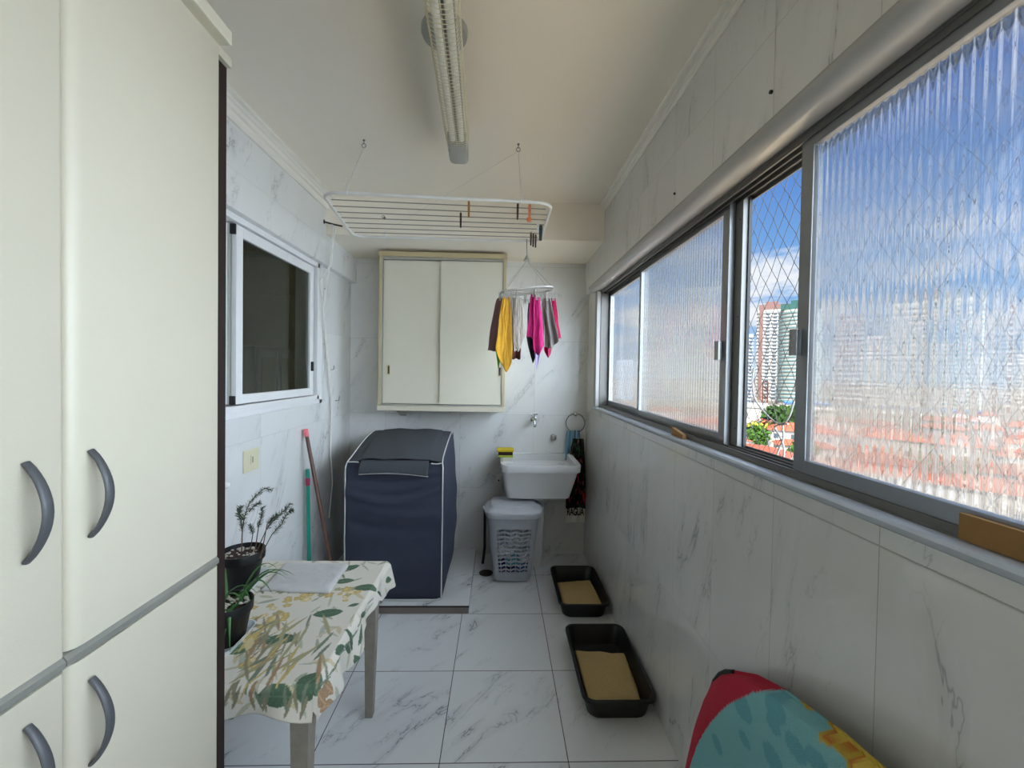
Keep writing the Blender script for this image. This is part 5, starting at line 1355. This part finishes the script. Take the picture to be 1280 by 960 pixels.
for k in range(24):
    x = 765+rn.random()*140; y = 505+rn.random()*40; c = roofc(x, y, -14)
    if not free_spot(c, 9): continue
    house(c, -.3+rn.random()*.3, 5+2.5*rn.random(), 3.5+rn.random(), 5, 1.5, rn.choice((M['wallw'], M['wallg'])), rn.choice((M['roof'], M['roof2'], M['wallg'])), 'low house blurred by the far fluted pane', 2, group='houses behind the far fluted pane')

# ------------------------------------------------------------------ sky and sun
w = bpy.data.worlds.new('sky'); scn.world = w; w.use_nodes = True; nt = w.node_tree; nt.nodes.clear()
def N(typ, **k):
    n_ = nt.nodes.new(typ)
    for a, v in k.items(): setattr(n_, a, v)
    return n_
def lk(a, b_): nt.links.new(a, b_)
def mth(op, a, b_=None, clamp=False):
    n_ = N('ShaderNodeMath', operation=op); n_.use_clamp = clamp
    for s_, v in ((n_.inputs[0], a), (n_.inputs[1], b_)):
        if v is None: continue
        if isinstance(v, (int, float)): s_.default_value = v
        else: lk(v, s_)
    return n_.outputs[0]
def mrw(v, a, b_, c_=0., d_=1.):
    n_ = N('ShaderNodeMapRange'); n_.interpolation_type = 'SMOOTHSTEP'; lk(v, n_.inputs[0])
    for i, x in enumerate((a, b_, c_, d_)): n_.inputs[i+1].default_value = x
    return n_.outputs[0]
def mixw(f, a, b_):
    n_ = N('ShaderNodeMix', data_type='RGBA')
    for s_, v in ((n_.inputs[0], f), (n_.inputs[6], a), (n_.inputs[7], b_)):
        if hasattr(v, 'node'): lk(v, s_)
        else: s_.default_value = v
    return n_.outputs[2]
tcw = N('ShaderNodeTexCoord'); sepw = N('ShaderNodeSeparateXYZ'); lk(tcw.outputs['Generated'], sepw.inputs[0])
zz = sepw.outputs[2]
base = mixw(mrw(zz, .0, .16), S(190, 214, 236), S(126, 178, 232)); base = mixw(mrw(zz, .12, .55), base, S(62, 106, 196))
# cloud sheets: project on a plane so they flatten towards the horizon
den = mth('ADD', mth('MAXIMUM', zz, 0.02), .12)
cxv = N('ShaderNodeCombineXYZ'); lk(mth('DIVIDE', sepw.outputs[0], den), cxv.inputs[0]); lk(mth('MULTIPLY', mth('DIVIDE', sepw.outputs[1], den), 1.), cxv.inputs[1])
nz = N('ShaderNodeTexNoise'); lk(cxv.outputs[0], nz.inputs['Vector']); nz.inputs['Scale'].default_value = .85; nz.inputs['Detail'].default_value = 8; nz.inputs['Roughness'].default_value = .62; nz.inputs['Distortion'].default_value = .6
cl = mrw(nz.outputs['Fac'], .45, .60)
cl = mth('MULTIPLY', cl, mrw(zz, .02, .08)); 
skyc = mixw(cl, base, S(236, 240, 246))
lowg = mixw(mrw(zz, -.03, .0), S(150, 150, 146), skyc)
# added sky glow, out of view to the right and behind, to brighten the room
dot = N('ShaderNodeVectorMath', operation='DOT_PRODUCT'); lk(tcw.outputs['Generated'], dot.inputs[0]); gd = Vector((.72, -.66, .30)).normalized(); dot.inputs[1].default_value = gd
FILL_GLOW = 7.2
gl = mrw(dot.outputs['Value'], .50, .95, 0., FILL_GLOW)
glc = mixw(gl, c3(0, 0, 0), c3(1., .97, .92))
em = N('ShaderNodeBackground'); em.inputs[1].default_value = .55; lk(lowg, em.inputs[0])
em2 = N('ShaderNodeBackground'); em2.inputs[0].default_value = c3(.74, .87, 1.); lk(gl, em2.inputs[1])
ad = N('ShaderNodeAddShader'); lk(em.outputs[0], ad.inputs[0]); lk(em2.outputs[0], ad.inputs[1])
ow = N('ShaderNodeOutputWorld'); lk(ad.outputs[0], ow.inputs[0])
sd = bpy.data.lights.new('sun', 'SUN'); sd.energy = 5.0; sd.angle = math.radians(1.5); sd.color = (1, .95, .86)
so = bpy.data.objects.new('sun', sd); COL.objects.link(so)
to_sun = Vector((-.35, -.55, .9)).normalized(); so.rotation_euler = to_sun.to_track_quat('Z', 'Y').to_euler()

# ------------------------------------------------------------------ view
vs = scn.view_settings; vs.view_transform = 'Standard'; vs.look = 'None'; vs.gamma = 1; vs.use_curve_mapping = False; vs.exposure = 0.95
cy = scn.cycles; cy.max_bounces = 14; cy.diffuse_bounces = 8; cy.glossy_bounces = 5; cy.transmission_bounces = 10; cy.transparent_max_bounces = 24
cy.caustics_refractive = True; cy.caustics_reflective = False; cy.sample_clamp_indirect = 6; cy.blur_glossy = .5
cy.use_denoising = True
